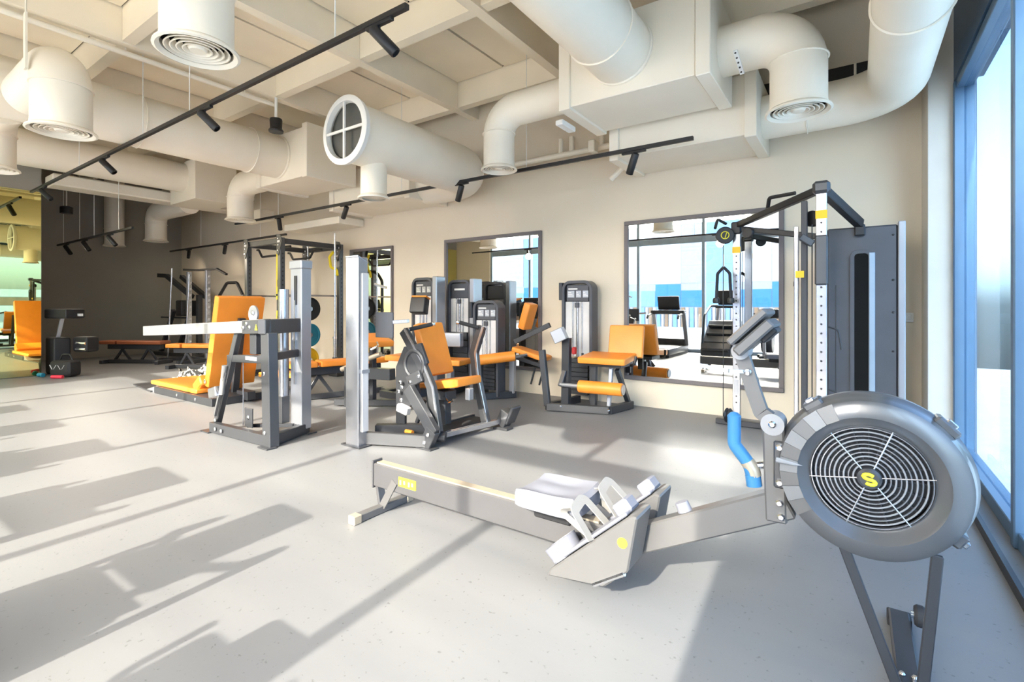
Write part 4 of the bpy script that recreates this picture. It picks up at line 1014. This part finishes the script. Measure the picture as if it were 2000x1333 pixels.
# ------------------------------------------------------------------ far squat rack and other far machines
sq = thing('squat_rack', 'silver squat rack with rows of hooks in the far corner', 'squat rack', (-11.2, 4.7, 0))
for x in (-11.75, -10.9):
    o = B().bb(x - .04, x + .04, 4.72, 4.80, 0, 1.88).out('upright', STEELL, sq, bevel=.005)
    for k in range(12):
        z = .35 + k * .125
        B().bar([(x + .03, 4.76, z), (x + .10, 4.74, z + .015), (x + .12, 4.74, z + .05)], .03, .02).out('hook', PANEL, o)
    B().bar([(x, 4.2, .04), (x, 5.1, .04)], .07, .07).out('foot', STEELD, sq, bevel=.004)
B().bar([(-11.75, 4.76, .04), (-10.9, 4.76, .04)], .07, .07).out('cross_foot', STEELD, sq, bevel=.004)
B().bar(fillet([(-11.85, 4.70, 1.93), (-11.3, 4.74, 1.90), (-10.6, 4.80, 1.90), (-10.3, 4.85, 1.78)], .05, 4), .05, .04).out('top_bar', BLACK, sq, bevel=.004)
B().tube(fillet([(-10.9, 4.9, 1.2), (-10.5, 4.95, 1.62), (-10.2, 5.0, 1.62), (-9.9, 5.0, 1.3)], .1, 5), .03, 10).out('curved_bar', BLACK, sq)
bs2 = [(-12.0, 4.45, 'tall slanted silver guide bar left of the far squat rack', .25), (-11.3, 4.5, 'slanted silver guide bar inside the far squat rack', .25)]
for x, y, lab, lean in bs2:
    t = thing('guide_bar', lab, 'barbell', (x, y, 0), 'slanted guide bars at the far squat rack')
    B().tube([(x, y, 0.0), (x + lean * .35, y + .05, 1.95 if x < -11.5 else 1.8)], .016, 12).out('shaft', SILVER, t)
    B().tube([(x, y, 0.0), (x + .01, y, .06)], .03, 12).out('base_socket', BLACK, t)
hd_ = thing('hack_squat_machine', 'dark angled leg press frame in front of the end wall', 'weight machine', (-13.18, 4.7, 0))
B().bar([(-13.58, 4.9, .05), (-12.88, 4.9, 1.05)], .08, .08, (0, 1, 0)).out('side_rail', STEELD, hd_, bevel=.004)
B().bar([(-13.18, 5.1, .05), (-12.48, 5.1, 1.05)], .08, .08, (0, 1, 0)).out('side_rail', STEELD, hd_, bevel=.004)
B().bar([(-13.28, 4.75, 1.86), (-12.98, 4.8, 1.84), (-12.18, 5.0, 1.35)], .09, .09).out('top_arm', STEELD, hd_, bevel=.004)
B().bar([(-12.98, 5.1, 1.84), (-11.98, 5.2, 1.35)], .09, .09).out('top_arm', STEELD, hd_, bevel=.004)
B().bar([(-12.08, 5.1, 1.4), (-12.08, 5.1, .05)], .1, .1, (1, 0, 0)).out('rear_post', STEELD, hd_, bevel=.004)
B().tube([(-13.68, 4.95, .88), (-12.48, 5.0, .88)], .02, 10).out('plate_peg', STEELD, hd_)
B().box((-12.38, 5.0, 1.1), (.3, .4, .35)).out('back_pad', BLACK, hd_, bevel=.03, seg=3)
B().bar([(-13.78, 5.0, .04), (-11.88, 5.15, .04)], .5, .07).out('base', STEELD, hd_, bevel=.004)
# patterned jacket heap
jk = B()
N = 22
gr = []
for i in range(N + 1):
    row = []
    for j in range(13):
        u = -1 + 2 * i / N; v = -1 + 2 * j / 12
        e = max(0, 1 - (u * u * .9 + v * v * .9))
        z = 0.012 + .26 * e ** .6 * (.55 + .45 * math.sin(5.1 * u + 2.2 * v) * math.cos(3.7 * v - 2 * u)) + .03 * e * math.sin(13 * u) * math.sin(9 * v)
        row.append(jk.bm.verts.new((-8.3 + u * .62 + .05 * math.sin(7 * v), 3.47 + v * .13 + .06 * math.sin(4 * u), max(.008, z))))
    gr.append(row)
for i in range(N):
    for j in range(12): jk.bm.faces.new((gr[i][j], gr[i + 1][j], gr[i + 1][j + 1], gr[i][j + 1]))
bd = [gr[i][0] for i in range(N + 1)] + [gr[N][j] for j in range(1, 13)] + [gr[i][12] for i in range(N - 1, -1, -1)] + [gr[0][j] for j in range(11, 0, -1)]
lo = [jk.bm.verts.new((v.co.x, v.co.y, 0)) for v in bd]
for k in range(len(bd)): jk.bm.faces.new((bd[k], lo[k], lo[(k + 1) % len(bd)], bd[(k + 1) % len(bd)]))
tag(jk.out('jacket_heap', CAMO), 'black and white patterned clothing heap on the floor behind the orange seat', 'clothing')

# black kit by the tinted mirror
kb = thing('spin_bike_console', 'black upright machine with tilted console beside the tinted mirror edge', 'exercise machine', (-11.0, 2.5, 0))
B().bb(-11.35, -10.85, 2.38, 2.60, 0, .62).out('body', KIT, kb, bevel=.04, seg=3)
B().bar([(-11.05, 2.45, .45), (-10.95, 2.52, 1.0)], .05, .05, (1, 0, 0)).out('post', STEELL, kb, bevel=.004)
B().box((-10.98, 2.55, 1.02), (.5, .30, .16), RotZ(20)).out('console', KIT, kb, bevel=.03, seg=3)
B().bb(-10.85, -10.70, 2.66, 2.72, .98, 1.02).out('console_logo', PANEL, kb)
B().box((-10.78, 2.78, .50), (.32, .22, .26), RotZ(20)).out('rear_drum', KIT, kb, bevel=.05, seg=3)
B().tube([(-10.80, 2.66, .52), (-10.62, 2.74, .52)], .03, 12).out('chrome_pedal', CHROME, kb)
B().tube([(-10.80, 2.66, .42), (-10.62, 2.74, .42)], .03, 12).out('chrome_pedal', CHROME, kb)
bg = thing('gym_bag', 'black gym bag with white print on the floor by the tinted mirror', 'bag', (-10.75, 2.40, 0))
B().box((-10.55, 2.46, .14), (.40, .22, .26), RotZ(25)).out('body', KIT, bg, bevel=.07, seg=3)
for k in range(4):
    a = V((-10.66 + .07 * k, 2.29 + .034 * k, .13 if k % 2 else .2)); b = V((-10.61 + .07 * k, 2.31 + .034 * k, .2 if k % 2 else .13))
    B().bar([a, b], .006, .015, (0, -1, 0)).out('white_print', PANEL, bg)
B().tube(fillet([(-10.68, 2.42, .26), (-10.63, 2.44, .36), (-10.48, 2.50, .36), (-10.43, 2.52, .26)], .05, 4), .012, 8).out('carry_strap', KIT, bg)
dbm = B().tube([(-10.42, 2.26, .03), (-10.26, 2.36, .03)], .028, 12)
tag(dbm.out('water_bottle', REDP, bevel=.006), 'small red bottle lying on the floor beside the black gym bag', 'bottle')
dbm = B().tube([(-10.86, 2.20, .035), (-10.74, 2.23, .035)], .034, 12)
tag(dbm.out('hand_weight', TEAL, bevel=.006), 'small teal hand weight lying in front of the black gym bag', 'dumbbell')

# ------------------------------------------------------------------ cardio machines by the street windows (seen in the mirror)
def treadmill(x, label):
    t = thing('treadmill', label, 'treadmill', (x, -.75, 0), 'cardio machines by the street windows')
    B().bb(x - .36, x + .36, -1.35, .15, .06, .20).out('deck', STEELD, t, bevel=.02, seg=2)
    B().bb(x - .25, x + .25, -1.1, .16, .2, .206).out('belt', RUBBER, t)
    B().bb(x - .34, x + .34, -1.5, -1.12, .06, .36).out('motor_cover', BLACK, t, bevel=.05, seg=3)
    for s in (-1, 1):
        B().bar([(x + s * .36, -1.25, .2), (x + s * .36, -.95, 1.0)], .06, .09, (1, 0, 0)).out('post', STEELL, t, bevel=.005)
        B().tube(fillet([(x + s * .36, -.95, .98), (x + s * .36, -.55, .92), (x + s * .36, -.5, .86)], .04, 4), .024, 10).out('hand_rail', BLACK, t)
    B().bb(x - .40, x + .40, -1.05, -.85, .95, 1.05).out('console_tray', STEELD, t, bevel=.02, seg=2)
    B().box((x, -.98, 1.22), (.52, .05, .34), RotX(-14)).out('console_screen', BLACK, t, bevel=.02, seg=2)
    for s in (-.3, .3): B().bb(x + s - .04, x + s + .04, -1.4, .1, 0, .06).out('foot', RUBBER, t)
    return t
for k, x in enumerate((-3.70, -5.0, -6.3, -7.6)):
    treadmill(x, ['first', 'second', 'third', 'fourth'][k] + ' treadmill from the side glazing in the row by the street windows')
st = thing('stair_climber', 'tall stair climber with dark steps reflected beside the cable machine', 'stair climber', (-2.42, -.7, 0), 'cardio machines by the street windows')
sx0, sx1 = -2.72, -2.12
B().prism([(sx0, -1.3, 0), (sx0, .0, 0), (sx0, .0, .25), (sx0, -.75, .82), (sx0, -1.3, .82)], (sx1 - sx0, 0, 0)).out('body', STEELD, st, bevel=.03, seg=2)
for k in range(4): B().bb(sx0 + .04, sx1 - .04, -.12 - k * .2, .03 - k * .18, .18 + k * .17, .22 + k * .17).out('step', BLACK, st, bevel=.006)
for s, e in ((sx0, .13), (sx1, -.13)):
    B().tube(fillet([(s, -.1, .2), (s, -.35, .95), (s, -.9, 1.15), (s + e, -1.0, 1.15)], .1, 5), .025, 12).out('hand_rail', BLACK, st)
B().bb(sx0 + .08, sx1 - .08, -1.15, -.95, 1.10, 1.16).out('console_tray', STEELD, st, bevel=.02)
B().box((-2.42, -1.05, 1.34), (.34, .06, .34), RotX(-12)).out('console_screen', BLACK, st, bevel=.04, seg=3)
for s in (-1, 1): B().bar([(-2.42 + s * .2, -1.1, .75), (-2.42 + s * .16, -1.1, 1.12)], .06, .06, (1, 0, 0)).out('post', STEELL, st, bevel=.005)
eb = thing('exercise_bike', 'low exercise bike with rounded console reflected in the largest mirror', 'exercise bike', (-1.55, -.7, 0), 'cardio machines by the street windows')
B().bb(-1.62, -1.48, -1.25, -.2, .05, .13).out('base_beam', STEELD, eb, bevel=.02, seg=2)
for y in (-1.25, -.2): B().bb(-1.8, -1.3, y - .05, y + .05, 0, .07).out('foot', BLACK, eb, bevel=.02, seg=2)
B().prism([(-1.66, -1.2 + .26 + .26 * math.cos(a), .40 + .26 * math.sin(a)) for a in [2 * PI * k / 28 for k in range(28)]], (.22, 0, 0)).out('drive_cover', STEELD, eb, bevel=.02, seg=2)
B().bar([(-1.55, -1.0, .5), (-1.55, -1.1, .95)], .07, .08, (1, 0, 0)).out('console_post', STEELL, eb, bevel=.006)
B().box((-1.55, -1.08, .98), (.40, .08, .22), RotX(-20)).out('console', BLACK, eb, bevel=.035, seg=3)
B().tube(fillet([(-1.80, -.85, .98), (-1.78, -1.05, .90), (-1.32, -1.05, .90), (-1.30, -.85, .98)], .08, 5), .018, 10).out('handlebar', BLACK, eb)
B().bar([(-1.55, -.45, .12), (-1.55, -.38, .66)], .06, .06, (1, 0, 0)).out('seat_post', STEELL, eb, bevel=.006)
B().box((-1.55, -.38, .70), (.24, .26, .07)).out('saddle', RUBBER, eb, bevel=.03, seg=3)

# ------------------------------------------------------------------ outside
struct(B().bb(-60, 40, -60, YF - .15, -.35, -.15).out('ground', GROUND, smooth=False), 'pale paving outside the street windows')
struct(B().bb(XR + .16, 40, YF - .15, 14, -.35, -.15).out('ground_side', GROUND, smooth=False), 'pale paving outside the side glazing')
ob = thing('office_building', 'white and blue panelled building across the street seen in the mirror', 'building', (-4, -20, 0))
B().bb(-24, 9, -21, -20, -.15, 6.2).out('wall', OUTG, ob, smooth=False)
x = -23.8
k = 0
while x < 8.5:
    w = (1.3, 2.1, 1.6)[k % 3]
    B().bb(x, x + w - .03, -20.0, -19.96, 1.1, 2.1 if k % 2 else 2.5).out('wall_panel', (OUTB, OUTB2, OUTB)[k % 3], ob, smooth=False)
    B().bb(x, x + w - .03, -20.0, -19.95, 2.55, 6.15).out('wall_panel', (OUTW, OUTG, OUTB2, OUTW)[k % 4], ob, smooth=False)
    x += w; k += 1
x = -23.8; k = 0
while x < 8.5:
    w = (.16, .22, .12, .2)[k % 4]
    B().bb(x, x + w, -19.98, -19.9, -.15, 1.05).out('fence_slat', (OUTW, OUTB2, OUTW, OUTBR)[k % 4], ob, smooth=False)
    x += w + .08; k += 1
ob2 = thing('side_building', 'pale banded building outside the side glazing', 'building', (12, 3, 0))
for k in range(5):
    B().bb(16, 17, -6, 14, -.15 + k * .45, .27 + k * .45).out('wall_band', (OUTW, OUTG, OUTW, OUTBR, OUTW)[k], ob2, smooth=False)
